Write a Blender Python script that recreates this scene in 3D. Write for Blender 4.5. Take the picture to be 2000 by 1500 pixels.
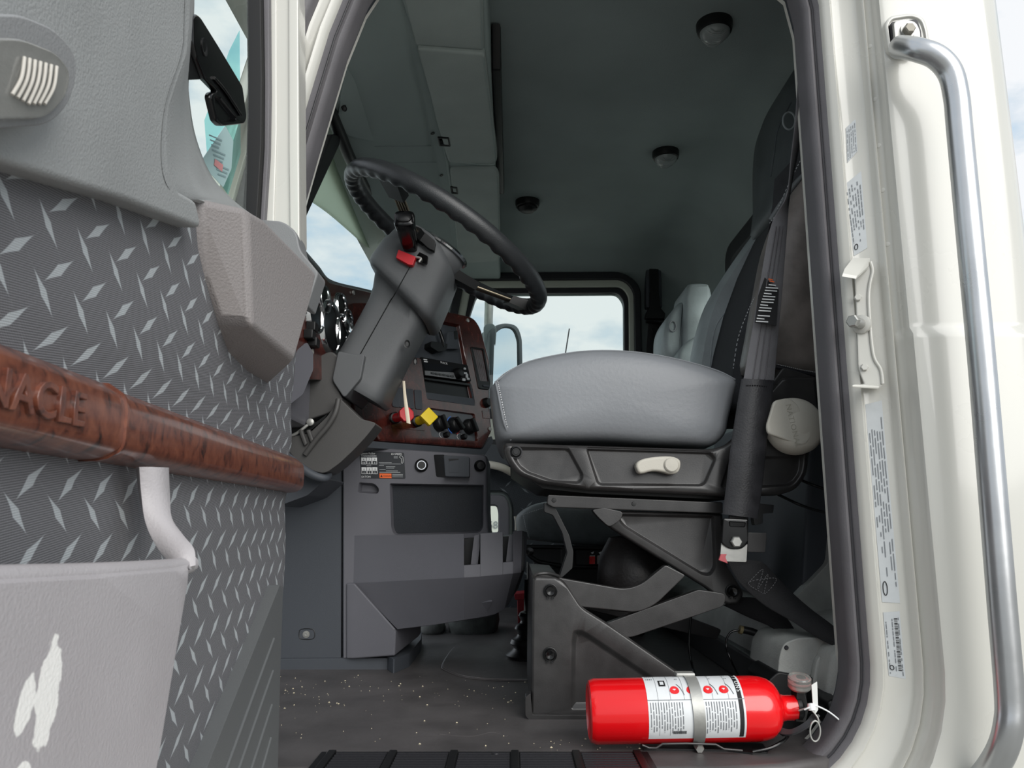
import bpy, bmesh, math, random
from mathutils import Vector as V, Matrix
from mathutils.geometry import delaunay_2d_cdt
random.seed(7)
for o in list(bpy.data.objects): bpy.data.objects.remove(o)
SC = bpy.context.scene
COL = SC.collection

# ------------------------------------------------------------------ camera
FPX = 1502.0
PITCH = math.radians(10.1)
CAM = V((0, 0, 0.35))
cd = bpy.data.cameras.new('camera'); cam = bpy.data.objects.new('camera', cd); COL.objects.link(cam)
cam.location = CAM; cam.rotation_euler = (math.pi / 2 + PITCH, 0, 0)
cd.sensor_width = 36; cd.lens = FPX / 2000 * 36; cd.clip_start = 0.02; cd.clip_end = 500
cd.dof.use_dof = True; cd.dof.focus_distance = 1.6; cd.dof.aperture_fstop = 24
SC.camera = cam

# ------------------------------------------------------------------ sky, sun, exposure
w = bpy.data.worlds.new('sky'); SC.world = w; w.use_nodes = True
nt = w.node_tree; nt.nodes.clear()
def wn(t, **k):
    n = nt.nodes.new(t)
    for a, b in k.items(): setattr(n, a, b)
    return n
tc = wn('ShaderNodeTexCoord'); n1 = wn('ShaderNodeTexNoise'); n1.inputs['Scale'].default_value = 5.5
n1.inputs['Detail'].default_value = 7; n1.inputs['Roughness'].default_value = 0.55
mp_ = wn('ShaderNodeMapping'); mp_.inputs['Scale'].default_value = (1, 1, 2.2); mp_.inputs['Location'].default_value = (0.35, 0.1, 0.2)
nt.links.new(tc.outputs['Generated'], mp_.inputs[0]); nt.links.new(mp_.outputs[0], n1.inputs['Vector'])
rp_ = wn('ShaderNodeValToRGB')
e = rp_.color_ramp.elements
e[0].position = 0.36; e[0].color = (0.50, 0.68, 0.86, 1)
e[1].position = 0.54; e[1].color = (0.95, 0.97, 1.0, 1)
m_ = e.new(0.45); m_.color = (0.74, 0.82, 0.9, 1)
nt.links.new(n1.outputs['Fac'], rp_.inputs[0])
sx = wn('ShaderNodeSeparateXYZ'); nt.links.new(tc.outputs['Generated'], sx.inputs[0])
gr = wn('ShaderNodeMapRange'); gr.inputs['From Min'].default_value = -0.03; gr.inputs['From Max'].default_value = 0.02
nt.links.new(sx.outputs['Z'], gr.inputs['Value'])
mx = wn('ShaderNodeMix', data_type='RGBA'); nt.links.new(gr.outputs[0], mx.inputs['Factor'])
mx.inputs['A'].default_value = (0.42, 0.41, 0.40, 1); nt.links.new(rp_.outputs[0], mx.inputs['B'])
bg = wn('ShaderNodeBackground'); bg.inputs['Strength'].default_value = 0.72
nt.links.new(mx.outputs['Result'], bg.inputs[0])
ow = wn('ShaderNodeOutputWorld'); nt.links.new(bg.outputs[0], ow.inputs[0])
sl = bpy.data.lights.new('sun', 'SUN'); sl.energy = 2.2; sl.angle = math.radians(50); sl.color = (1, 0.98, 0.94)
so = bpy.data.objects.new('sun', sl); COL.objects.link(so)
so.rotation_euler = V((-0.5, 0.85, -0.5)).to_track_quat('-Z', 'Y').to_euler()
so.location = (1, -4, 5)
SC.view_settings.view_transform = 'Standard'; SC.view_settings.look = 'None'
SC.view_settings.gamma = 1; SC.view_settings.use_curve_mapping = False
SC.view_settings.exposure = 0.45

# ------------------------------------------------------------------ sight-line helpers
_c, _s = math.cos(PITCH), math.sin(PITCH)
def ray(x, y):
    u = (x - 1000) / FPX; v = (750 - y) / FPX
    return V((u, _c - v * _s, _s + v * _c))
def P(x, y, Y): r = ray(x, y); return CAM + r * (Y / r.y)
def PX(x, y, X): r = ray(x, y); return CAM + r * (X / r.x)
def PZ(x, y, z): r = ray(x, y); return CAM + r * ((z - CAM.z) / r.z)
def PL(x, y, pt, n, o=0.0):
    r = ray(x, y); t = ((pt - CAM).dot(n)) / r.dot(n); return CAM + r * t + n * o
def atY(Y, sgn=1): return lambda x, y, o=0.0: P(x, y, Y) + V((0, o * sgn, 0))
def onplane(pt, n):   # n points to the viewer; o is depth behind the surface
    n = n.normalized(); return lambda x, y, o=0.0: PL(x, y, pt, n, -o)
# open door: inner face plane; s runs from the hinge towards the camera, o is proud of the face
KD = 0.87
DH = V((-0.377 * KD, 1.3 * KD, 0)); DD = V((0.064, -1, 0)).normalized(); DN = V((-DD.y, DD.x, 0))
def PD(x, y, o=0.0): return PL(x, y, DH + DN * o * KD, DN)
def doorz(z): return 0.35 + (z - 0.35) * KD
def door(s, z, o=0.0): return DH + DD * s * KD + DN * o * KD + V((0, 0, doorz(z)))

# ------------------------------------------------------------------ 2-D outline helpers
def rp(pts, r=6, seg=4):
    out = []; n = len(pts)
    for i in range(n):
        p = V(pts[i][:2]); rr = pts[i][2] if len(pts[i]) > 2 else r
        a = V(pts[i - 1][:2]) - p; b = V(pts[(i + 1) % n][:2]) - p
        if rr <= 0 or a.length < 1e-6 or b.length < 1e-6: out.append((p.x, p.y)); continue
        k = min(rr, a.length * 0.48, b.length * 0.48)
        p0 = p + a.normalized() * k; p1 = p + b.normalized() * k
        for j in range(seg + 1):
            t = j / seg
            q = p0 * (1 - t) ** 2 + p * 2 * t * (1 - t) + p1 * t * t
            out.append((q.x, q.y))
    return out
def area2(p): return sum(p[i - 1][0] * p[i][1] - p[i][0] * p[i - 1][1] for i in range(len(p))) / 2
def inpoly(c, p):
    r = False; n = len(p)
    for i in range(n):
        a, b = p[i - 1], p[i]
        if (a[1] > c[1]) != (b[1] > c[1]) and c[0] < (b[0] - a[0]) * (c[1] - a[1]) / (b[1] - a[1]) + a[0]: r = not r
    return r
def shrink(p, d):
    n = len(p); sg = 1 if area2(p) > 0 else -1; out = []
    for i in range(n):
        a = V(p[i]) - V(p[i - 1]); b = V(p[(i + 1) % n]) - V(p[i])
        t = (a.normalized() if a.length > 1e-9 else b.normalized()) + (b.normalized() if b.length > 1e-9 else a.normalized())
        if t.length < 1e-6: t = a
        t.normalize(); nn = V((-t.y, t.x)) * sg
        out.append((p[i][0] + nn.x * d, p[i][1] + nn.y * d))
    return out
def cat(pts, sub=6, closed=False):
    pts = [V(p) for p in pts]; n = len(pts); out = []
    rng = range(n if closed else n - 1)
    for i in rng:
        if closed: p0, p1, p2, p3 = pts[i - 1], pts[i], pts[(i + 1) % n], pts[(i + 2) % n]
        else: p0, p1, p2, p3 = pts[max(i - 1, 0)], pts[i], pts[i + 1], pts[min(i + 2, n - 1)]
        for j in range(sub):
            t = j / sub
            out.append(0.5 * ((2 * p1) + (p2 - p0) * t + (2 * p0 - 5 * p1 + 4 * p2 - p3) * t * t + (3 * p1 - p0 - 3 * p2 + p3) * t ** 3))
    if not closed: out.append(pts[-1])
    return out
def cat2(pts, sub=5, closed=True): return [(p.x, p.y) for p in cat(pts, sub, closed)]

# ------------------------------------------------------------------ object helpers
def put(name, me, mat, parent=None):
    o = bpy.data.objects.new(name, me); COL.objects.link(o)
    if mat is not None: me.materials.append(mat)
    if parent is not None:
        o.parent = parent
        r = parent
        while r.parent: r = r.parent
        if parent.type == 'EMPTY': o.matrix_parent_inverse = Matrix.Translation(-parent.location)
    return o
def fin(bm, name, mat, parent=None, ang=38, bevel=0, seg=2, bang=0.6, wn=False):
    wn = wn or bevel > 0
    bmesh.ops.remove_doubles(bm, verts=bm.verts, dist=1e-6)
    bmesh.ops.recalc_face_normals(bm, faces=bm.faces)
    if bevel > 0:
        es = [e for e in bm.edges if len(e.link_faces) == 2 and e.calc_face_angle(0) > bang]
        if es: bmesh.ops.bevel(bm, geom=es, offset=bevel, segments=seg, profile=0.5, affect='EDGES', clamp_overlap=True)
    me = bpy.data.meshes.new(name); bm.to_mesh(me); bm.free()
    me.polygons.foreach_set('use_smooth', [True] * len(me.polygons))
    me.set_sharp_from_angle(angle=math.radians(ang))
    o = put(name, me, mat, parent)
    if wn: md = o.modifiers.new('weighted_normal', 'WEIGHTED_NORMAL'); md.keep_sharp = True; md.weight = 60
    return o
def raw(name, vs, fs, mat, parent=None, ang=38, bevel=0, seg=2):
    bm = bmesh.new(); vv = [bm.verts.new(v) for v in vs]
    for f in fs:
        try: bm.faces.new([vv[i] for i in f])
        except ValueError: pass
    return fin(bm, name, mat, parent, ang, bevel, seg)
def thing(name, label, catg, loc, group=None):
    o = bpy.data.objects.new(name, None); COL.objects.link(o); o.location = loc; o.empty_display_size = 0.05
    return tag(o, label, catg, group)
def tag(o, label=None, catg=None, group=None, kind=None):
    if label: o['label'] = label
    if catg: o['category'] = catg
    if group: o['group'] = group
    if kind: o['kind'] = kind
    return o
def prism(name, pts, vec, mat, parent=None, bevel=0.003, seg=2, ang=38):
    pts = [V(p) for p in pts]; vec = V(vec); n = len(pts)
    fs = [list(range(n)), list(range(n, 2 * n))] + [(i, (i + 1) % n, n + (i + 1) % n, n + i) for i in range(n)]
    return raw(name, pts + [p + vec for p in pts], fs, mat, parent, ang, bevel, seg)
def slab(name, mp, px, d0, d1, mat, parent=None, bevel=0.003, seg=2, ang=38):   # outline in pixels, between two depths
    a = [mp(x, y, d0) for x, y in px]; b = mp(px[0][0], px[0][1], d1) - mp(px[0][0], px[0][1], d0)
    return prism(name, a, b, mat, parent, bevel, seg, ang)
def box(name, c, size, mat, parent=None, bevel=0.003, seg=2, rot=None):
    c = V(c); hx, hy, hz = [k / 2 for k in size]
    vs = [V((a * hx, b * hy, d * hz)) for a in (-1, 1) for b in (-1, 1) for d in (-1, 1)]
    if rot is not None: vs = [rot @ v for v in vs]
    fs = [(0, 1, 3, 2), (4, 6, 7, 5), (0, 4, 5, 1), (2, 3, 7, 6), (0, 2, 6, 4), (1, 5, 7, 3)]
    return raw(name, [v + c for v in vs], fs, mat, parent, 38, bevel, seg)
def loft(name, rings, mat, parent=None, closed=False, caps=True, ang=45, bevel=0):
    n = len(rings[0]); vs = [V(p) for r in rings for p in r]; fs = []; m = len(rings)
    for i in range(m if closed else m - 1):
        for j in range(n):
            fs.append((i * n + j, i * n + (j + 1) % n, ((i + 1) % m) * n + (j + 1) % n, ((i + 1) % m) * n + j))
    if caps and not closed: fs += [list(range(n)), list(range((m - 1) * n, m * n))]
    return raw(name, vs, fs, mat, parent, ang, bevel)
def sheet(name, rows, mat, parent=None, ang=60, thick=0.0, tvec=None):
    n = len(rows[0]); vs = [V(p) for r in rows for p in r]
    fs = [(i * n + j, i * n + j + 1, (i + 1) * n + j + 1, (i + 1) * n + j) for i in range(len(rows) - 1) for j in range(n - 1)]
    if tvec is not None:
        k = len(vs); tv = V(tvec); m = len(rows)
        vs = vs + [v + tv for v in vs]; fs = fs + [tuple(k + i for i in f) for f in fs]
        bd = [j for j in range(n)] + [i * n + n - 1 for i in range(1, m)] + [(m - 1) * n + j for j in range(n - 2, -1, -1)] + [i * n for i in range(m - 2, 0, -1)]
        for a, b in zip(bd, bd[1:] + bd[:1]): fs.append((a, b, k + b, k + a))
    return raw(name, vs, fs, mat, parent, ang)
def pillow(name, px, Y, near, far, m, parent=None, ang=75):
    """cushion: outline px at depth Y, rows of (scale, dy) on the near side then (grow px, dy) rows going back"""
    base = px; cx = sum(q[0] for q in px) / len(px); cy = sum(q[1] for q in px) / len(px); rings = []
    for f, dy in near: rings.append([P(cx + (a - cx) * f, cy + (b - cy) * f, Y) + V((0, dy, 0)) for a, b in px])
    for g, dy in far: rings.append([P(a, b, Y) + V((0, dy, 0)) for a, b in shrink(px, g)])
    return loft(name, rings, m, parent, ang=ang)
def frame_of(t, up=None):
    t = t.normalized(); up = up or V((0, 0, 1))
    if abs(t.dot(up)) > 0.97: up = V((0, 1, 0))
    a = t.cross(up).normalized(); b = a.cross(t).normalized(); return a, b
def tube(name, pts, r, mat, parent=None, seg=10, sub=6, closed=False, smooth=True, flat=1.0, up=None):
    P_ = cat(pts, sub, closed) if smooth else [V(p) for p in pts]
    n = len(P_); rings = []; a = None
    for i in range(n):
        if closed: t = P_[(i + 1) % n] - P_[i - 1]
        else: t = P_[min(i + 1, n - 1)] - P_[max(i - 1, 0)]
        if t.length < 1e-9: t = V((0, 0, 1))
        t.normalize()
        if a is None or up is not None: a, b = frame_of(t, up)
        else:
            a = (a - t * a.dot(t)); a = a.normalized() if a.length > 1e-6 else frame_of(t)[0]; b = a.cross(t).normalized()
        rr = r(i / max(n - 1, 1)) if callable(r) else r
        rings.append([P_[i] + (a * math.cos(q) + b * math.sin(q) * flat) * rr for q in [2 * math.pi * k / seg for k in range(seg)]])
    return loft(name, rings, mat, parent, closed=closed, ang=50)
def lathe(name, prof, org, axis, mat, parent=None, seg=24, ang=40, sx=1.0):
    axis = V(axis).normalized(); a, b = frame_of(axis); org = V(org); rings = []
    for r, h in prof:
        r = max(r, 1e-5)
        rings.append([org + axis * h + (a * math.cos(q) * sx + b * math.sin(q)) * r for q in [2 * math.pi * k / seg for k in range(seg)]])
    return loft(name, rings, mat, parent, ang=ang)
def ribbon(name, pairs, th, mat, parent=None, sub=6, nrm=None):   # pairs: left/right edge points of a strap
    L = cat([p[0] for p in pairs], sub); R = cat([p[1] for p in pairs], sub); rings = []
    for i in range(len(L)):
        t = L[min(i + 1, len(L) - 1)] - L[max(i - 1, 0)]; wv = R[i] - L[i]
        nn = V(nrm) if nrm else t.cross(wv)
        if nn.length < 1e-9: nn = V((0, 1, 0))
        nn = nn.normalized() * th / 2; e_ = wv.normalized() * th * 0.4
        rings.append([L[i] + nn + e_, R[i] + nn - e_, R[i], R[i] - nn - e_, L[i] - nn + e_, L[i]])
    return loft(name, rings, mat, parent, ang=60)
def plate(name, mp, outer, holes, mat, parent=None, thick=0.01, rec=0.006, edge=0.003, epx=3, wall=5, thru=False, floor=True, ang=50, back=True):
    """sheet with a rounded rim and sunk (or open) fields; mp(x, y, depth) -> point"""
    bm = bmesh.new()
    def ring(px, o): return [bm.verts.new(mp(x, y, o)) for x, y in px]
    def wallf(a, b):
        n = len(a)
        for i in range(n): bm.faces.new((a[i], a[(i + 1) % n], b[(i + 1) % n], b[i]))
    def loop(a): return [bm.edges.get((a[i - 1], a[i])) or bm.edges.new((a[i - 1], a[i])) for i in range(len(a))]
    if edge > 0:
        r0 = ring(shrink(outer, epx), 0); rm = ring(shrink(outer, epx * 0.3), edge * 0.35); r1 = ring(outer, edge); wallf(r0, rm); wallf(rm, r1)
    else: r0 = r1 = ring(outer, 0)
    r2 = ring(outer, thick); wallf(r1, r2)
    hb = []; hl = []; hf = []
    for h in holes:
        h0 = ring(h, 0); hl.append((h, h0))
        if thru:
            h1 = ring(shrink(h, wall * 0.3), edge * 0.4); h2 = ring(shrink(h, wall), edge + 1e-4); h3 = ring(shrink(h, wall), thick); wallf(h0, h1); wallf(h1, h2); wallf(h2, h3); hb.append((shrink(h, wall), h3))
        else:
            h1 = ring(shrink(h, wall * 0.3), rec * 0.25); h2 = ring(shrink(h, wall * 0.7), rec * 0.8); h3 = ring(shrink(h, wall), rec)
            wallf(h0, h1); wallf(h1, h2); wallf(h2, h3)
            if floor: hf.append((shrink(h, wall), h3))
    def cdt(loops, o):
        co = [V(q) for px, _ in loops for q in px]; bv = [b for _, vs_ in loops for b in vs_]; ed = []; k = 0
        for px, _ in loops:
            n = len(px); ed += [(k + i, k + (i + 1) % n) for i in range(n)]; k += n
        cv, ce_, cf, ov, oe, of = delaunay_2d_cdt(co, ed, [], 0, 1e-6)
        vm = [bv[ids[0]] if ids else bm.verts.new(mp(q.x, q.y, o)) for q, ids in zip(cv, ov)]
        for f in cf:
            c = sum((cv[i] for i in f), V((0, 0))) / len(f)
            if any(inpoly(c, px) for px, _ in loops[1:]) or not inpoly(c, loops[0][0]): continue
            try: bm.faces.new([vm[i] for i in f])
            except ValueError: pass
    op = shrink(outer, epx) if edge > 0 else outer
    cdt([(op, r0)] + hl, 0)
    for h in hf: cdt([h], rec)
    if back:
        if thru and holes:
            cdt([(outer, r2)] + hb, thick)
        else: bm.faces.new(r2)
    return fin(bm, name, mat, parent, ang, wn=True)
def text(name, s, org, xd, yd, size, mat, parent=None, ext=0.0004, align='LEFT', shear=0, space=1.0, bev=0, wide=1.0):
    cu = bpy.data.curves.new(name, 'FONT'); cu.body = s; cu.size = size; cu.extrude = ext; cu.align_x = align; cu.shear = shear
    cu.space_character = space; cu.resolution_u = 3; cu.bevel_depth = bev
    o = bpy.data.objects.new(name, cu); COL.objects.link(o)
    bpy.context.view_layer.update()
    me = bpy.data.meshes.new_from_object(o.evaluated_get(bpy.context.evaluated_depsgraph_get()))
    bpy.data.objects.remove(o); bpy.data.curves.remove(cu)
    xd = V(xd).normalized(); yd = V(yd).normalized(); zd = xd.cross(yd)
    M = Matrix(((xd.x, yd.x, zd.x, org[0]), (xd.y, yd.y, zd.y, org[1]), (xd.z, yd.z, zd.z, org[2]), (0, 0, 0, 1)))
    me.transform(M @ Matrix.Diagonal((wide, 1, 1, 1))); me.materials.clear()
    return put(name, me, mat, parent)
def quads(name, qs, mat, parent=None):     # several flat print patches in one print layer
    vs = []; fs = []
    for q in qs:
        k = len(vs); vs += [V(p) for p in q]; fs.append(tuple(range(k, k + len(q))))
    me = bpy.data.meshes.new(name); me.from_pydata(vs, [], fs)
    o = put(name, me, mat, parent)
    if len(qs) > 1: o['kind'] = 'stuff'
    return o
def hexbolt(name, org, axis, r, h, mat, parent=None):
    return lathe(name, [(r * 0.2, 0), (r, 0), (r, h * 0.8), (r * 0.82, h), (0.0, h)], org, axis, mat, parent, seg=6, ang=20)
def struct(o): o['kind'] = 'structure'; return o
# ------------------------------------------------------------------ materials (all procedural)
def s2l(c): return tuple(((x / 255) / 12.92 if x / 255 <= 0.04045 else ((x / 255 + 0.055) / 1.055) ** 2.4) for x in c)
MATS = {}
def mat(name, rgb, rough=0.5, metal=0.0, bump=0.0, bscale=300.0, var=0.0, vscale=6.0, coat=0.0, spec=0.5, bdet=2.0, trans=0.0, ior=1.45, emit=None, ridge=0.0, rscale=14.0, scuff=0.0):
    m = bpy.data.materials.new(name); m.use_nodes = True; t = m.node_tree; b = t.nodes['Principled BSDF']
    col = (*s2l(rgb), 1); b.inputs['Base Color'].default_value = col; b.inputs['Roughness'].default_value = rough
    b.inputs['Metallic'].default_value = metal; b.inputs['Specular IOR Level'].default_value = spec; b.inputs['Coat Weight'].default_value = coat
    b.inputs['Coat Roughness'].default_value = 0.08; b.inputs['Transmission Weight'].default_value = trans; b.inputs['IOR'].default_value = ior
    tcn = t.nodes.new('ShaderNodeTexCoord')
    if var > 0:
        nz = t.nodes.new('ShaderNodeTexNoise'); nz.inputs['Scale'].default_value = vscale; nz.inputs['Detail'].default_value = 6
        t.links.new(tcn.outputs['Object'], nz.inputs['Vector'])
        mr = t.nodes.new('ShaderNodeMapRange'); mr.inputs['From Min'].default_value = 0.3; mr.inputs['From Max'].default_value = 0.7
        mr.inputs['To Min'].default_value = 1 - var; mr.inputs['To Max'].default_value = 1 + var; t.links.new(nz.outputs['Fac'], mr.inputs['Value'])
        mm = t.nodes.new('ShaderNodeVectorMath'); mm.operation = 'SCALE'; mm.inputs[0].default_value = col[:3]
        t.links.new(mr.outputs[0], mm.inputs['Scale']); t.links.new(mm.outputs[0], b.inputs['Base Color'])
        r2 = t.nodes.new('ShaderNodeMapRange'); r2.inputs['To Min'].default_value = max(rough - 0.08, 0.02); r2.inputs['To Max'].default_value = min(rough + 0.08, 1)
        t.links.new(nz.outputs['Fac'], r2.inputs['Value']); t.links.new(r2.outputs[0], b.inputs['Roughness'])
    if bump > 0:
        nb = t.nodes.new('ShaderNodeTexNoise'); nb.inputs['Scale'].default_value = bscale; nb.inputs['Detail'].default_value = bdet
        t.links.new(tcn.outputs['Object'], nb.inputs['Vector'])
        bn = t.nodes.new('ShaderNodeBump'); bn.inputs['Strength'].default_value = bump; bn.inputs['Distance'].default_value = 0.002
        t.links.new(nb.outputs['Fac'], bn.inputs['Height']); t.links.new(bn.outputs[0], b.inputs['Normal'])
    if ridge > 0:      # leather creases
        rn = t.nodes.new('ShaderNodeTexNoise'); rn.noise_type = 'RIDGED_MULTIFRACTAL'; rn.inputs['Scale'].default_value = rscale; rn.inputs['Detail'].default_value = 4; rn.inputs['Distortion'].default_value = 0.7
        t.links.new(tcn.outputs['Object'], rn.inputs['Vector'])
        cr = t.nodes.new('ShaderNodeMapRange'); cr.inputs['From Min'].default_value = 0.5; cr.inputs['From Max'].default_value = 1.6; t.links.new(rn.outputs['Fac'], cr.inputs['Value'])
        b2 = t.nodes.new('ShaderNodeBump'); b2.inputs['Strength'].default_value = ridge; b2.inputs['Distance'].default_value = 0.003; t.links.new(cr.outputs[0], b2.inputs['Height'])
        old = b.inputs['Normal'].links[0].from_socket if b.inputs['Normal'].links else None
        if old: t.links.new(old, b2.inputs['Normal'])
        t.links.new(b2.outputs[0], b.inputs['Normal'])
        if scuff > 0:
            oc = b.inputs['Base Color'].links[0].from_socket; sx_ = t.nodes.new('ShaderNodeVectorMath'); sx_.operation = 'SCALE'
            pw = t.nodes.new('ShaderNodeMapRange'); pw.inputs['From Min'].default_value = 0.9; pw.inputs['From Max'].default_value = 1.9; pw.inputs['To Min'].default_value = 1.0; pw.inputs['To Max'].default_value = 1.0 + scuff
            t.links.new(rn.outputs['Fac'], pw.inputs['Value']); t.links.new(oc, sx_.inputs[0]); t.links.new(pw.outputs[0], sx_.inputs['Scale']); t.links.new(sx_.outputs[0], b.inputs['Base Color'])
    if emit: b.inputs['Emission Color'].default_value = (*s2l(emit[0]), 1); b.inputs['Emission Strength'].default_value = emit[1]
    MATS[name] = m; return m

PAINT = mat('cream_paint', (197, 196, 189), 0.28, coat=0.5, var=0.02, vscale=3)
RUBBER = mat('seal_rubber', (98, 96, 99), 0.55, bump=0.15, bscale=400, var=0.1, vscale=12)
RUBBERD = mat('dark_rubber', (38, 38, 42), 0.5, bump=0.1, bscale=300)
BLACK = mat('black_plastic', (16, 17, 18), 0.42, bump=0.05, bscale=900)
BLACKG = mat('black_gloss', (12, 12, 13), 0.18)
STEELB = mat('black_steel', (49, 48, 48), 0.32, bump=0.05, bscale=500, var=0.22, vscale=25, spec=0.6)
PLASD = mat('dark_panel_plastic', (66, 70, 76), 0.55, bump=0.25, bscale=1400)
PLAS = mat('console_plastic', (96, 96, 102), 0.5, bump=0.25, bscale=1400, var=0.05)
PLASC = mat('column_plastic', (84, 86, 88), 0.45, bump=0.3, bscale=1500)
PLASL = mat('column_lower_plastic', (68, 67, 66), 0.5, bump=0.25, bscale=1300, var=0.08, vscale=8)
TRIM = mat('door_upper_vinyl', (146, 148, 148), 0.5, bump=0.3, bscale=500, var=0.12, vscale=7)
CORNER = mat('door_corner_plastic', (134, 129, 128), 0.5, bump=0.45, bscale=420, bdet=3)
KICK = mat('door_kick_plastic', (92, 94, 95), 0.45, bump=0.2, bscale=1200)
HEAD = mat('headliner_vinyl', (138, 149, 148), 0.75, bump=0.25, bscale=250, var=0.12, vscale=3)
HEADL = mat('overhead_panel', (150, 163, 161), 0.62, bump=0.2, bscale=600, var=0.06)
SEATG = mat('grey_leather', (124, 127, 131), 0.42, bump=0.25, bscale=140, bdet=5, var=0.05, vscale=7, ridge=0.12, rscale=9)
SEATB = mat('grey_leather_worn', (150, 158, 160), 0.45, bump=0.35, bscale=120, bdet=6, var=0.18, vscale=10, ridge=0.2, rscale=20)
INSERT = mat('black_seat_fabric', (50, 51, 54), 0.8, bump=0.4, bscale=800, var=0.2, vscale=40)
STITCH = mat('light_thread', (190, 192, 194), 0.7)
IVORY = mat('ivory_plastic', (190, 186, 175), 0.45, bump=0.1, bscale=700, var=0.05)
CHROME = mat('chrome', (225, 226, 228), 0.12, metal=1)
BRASSY = mat('spoke_metal', (150, 140, 122), 0.3, metal=1)
STEEL = mat('galvanised_steel', (170, 170, 166), 0.45, metal=0.6, bump=0.1, bscale=120, var=0.12, vscale=30)
ALU = mat('brushed_aluminium', (196, 198, 200), 0.30, metal=0.95, bump=0.06, bscale=60, var=0.06, vscale=14)
RED = mat('red_enamel', (222, 12, 20), 0.22, coat=0.6)
REDP = mat('red_plastic', (196, 30, 40), 0.35)
REDD = mat('dark_red_plastic', (150, 22, 34), 0.4)
YELLOW = mat('yellow_plastic', (236, 205, 30), 0.4)
WHITE = mat('white_print', (232, 234, 234), 0.6)
LABEL = mat('label_paper', (214, 217, 219), 0.4, var=0.05, vscale=40)
SILVERL = mat('silver_label', (190, 194, 196), 0.42, var=0.04, vscale=60)
INK = mat('black_ink', (30, 30, 32), 0.7)
GREYINK = mat('grey_ink', (116, 120, 124), 0.7)
ORANGE = mat('orange_print', (238, 108, 52), 0.6)
WEB = mat('belt_webbing', (114, 113, 116), 0.7, bump=0.3, bscale=700, var=0.1, vscale=25)
SLEEVE = mat('belt_sleeve', (46, 46, 49), 0.42, bump=0.2, bscale=300, var=0.3, vscale=30)
WEBD = mat('black_webbing', (20, 20, 22), 0.75, bump=0.4, bscale=600, var=0.2, vscale=60)
CLOTH = mat('grey_rag', (96, 100, 98), 0.9, bump=0.6, bscale=200, bdet=5, var=0.3, vscale=30)
MOULD = mat('grey_moulding', (156, 158, 154), 0.5, bump=0.3, bscale=300, var=0.2, vscale=14)
FOAM = mat('bellows_rubber', (34, 31, 31), 0.45, bump=0.3, bscale=160, bdet=4)
CRUMB = mat('pale_crumbs', (206, 196, 168), 0.9)
CONCRETE = mat('concrete', (150, 148, 142), 0.9, var=0.1, vscale=0.6)
TEALREFL = mat('teal_reflection', (120, 205, 205), 0.3, trans=0.0)  # opaque tint for the door-glass reflection, not used
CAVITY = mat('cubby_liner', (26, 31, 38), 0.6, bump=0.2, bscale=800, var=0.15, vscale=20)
DIMW = mat('far_cream_paint', (196, 200, 188), 0.35)

def glassmat(name, tint, refl=0.04):
    m = bpy.data.materials.new(name); m.use_nodes = True; t = m.node_tree; t.nodes.clear()
    o = t.nodes.new('ShaderNodeOutputMaterial'); mixn = t.nodes.new('ShaderNodeMixShader'); tr = t.nodes.new('ShaderNodeBsdfTransparent'); gl = t.nodes.new('ShaderNodeBsdfGlossy')
    tr.inputs[0].default_value = (*tint, 1); gl.inputs['Roughness'].default_value = 0.02
    mixn.inputs[0].default_value = refl
    t.links.new(tr.outputs[0], mixn.inputs[1]); t.links.new(gl.outputs[0], mixn.inputs[2]); t.links.new(mixn.outputs[0], o.inputs[0]); return m
GLASS = glassmat('window_glass', (0.93, 0.97, 0.95)); GLASSG = glassmat('windshield_glass', (0.95, 0.985, 0.97))
REFLTINT = glassmat('teal_reflection_clear', (0.66, 0.90, 0.90))  # colour of the reflection in the door glass
LENS = mat('lamp_lens', (205, 205, 200), 0.12, trans=0.75, bump=0.3, bscale=90)

def wood(name, c1, c2, c3, rough, stretch):
    m = bpy.data.materials.new(name); m.use_nodes = True; t = m.node_tree; b = t.nodes['Principled BSDF']
    tcn = t.nodes.new('ShaderNodeTexCoord'); mpn = t.nodes.new('ShaderNodeMapping'); mpn.inputs['Scale'].default_value = stretch
    nz = t.nodes.new('ShaderNodeTexNoise'); nz.inputs['Scale'].default_value = 1; nz.inputs['Detail'].default_value = 8; nz.inputs['Roughness'].default_value = 0.62; nz.inputs['Distortion'].default_value = 0.6
    t.links.new(tcn.outputs['Object'], mpn.inputs[0]); t.links.new(mpn.outputs[0], nz.inputs['Vector'])
    cr = t.nodes.new('ShaderNodeValToRGB'); e = cr.color_ramp.elements
    e[0].position = 0.30; e[0].color = (*s2l(c1), 1); e[1].position = 0.68; e[1].color = (*s2l(c3), 1); k = e.new(0.45); k.color = (*s2l(c2), 1)
    t.links.new(nz.outputs['Fac'], cr.inputs[0]); t.links.new(cr.outputs[0], b.inputs['Base Color'])
    b.inputs['Roughness'].default_value = rough; b.inputs['Coat Weight'].default_value = 0.5; b.inputs['Coat Roughness'].default_value = 0.15
    return m
BURL = wood('door_burl_wood', (36, 25, 23), (98, 54, 41), (124, 74, 55), 0.35, (80, 80, 62))
BURLD = wood('dash_burl_wood', (34, 13, 12), (60, 25, 21), (86, 40, 33), 0.22, (45, 45, 30))

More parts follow.
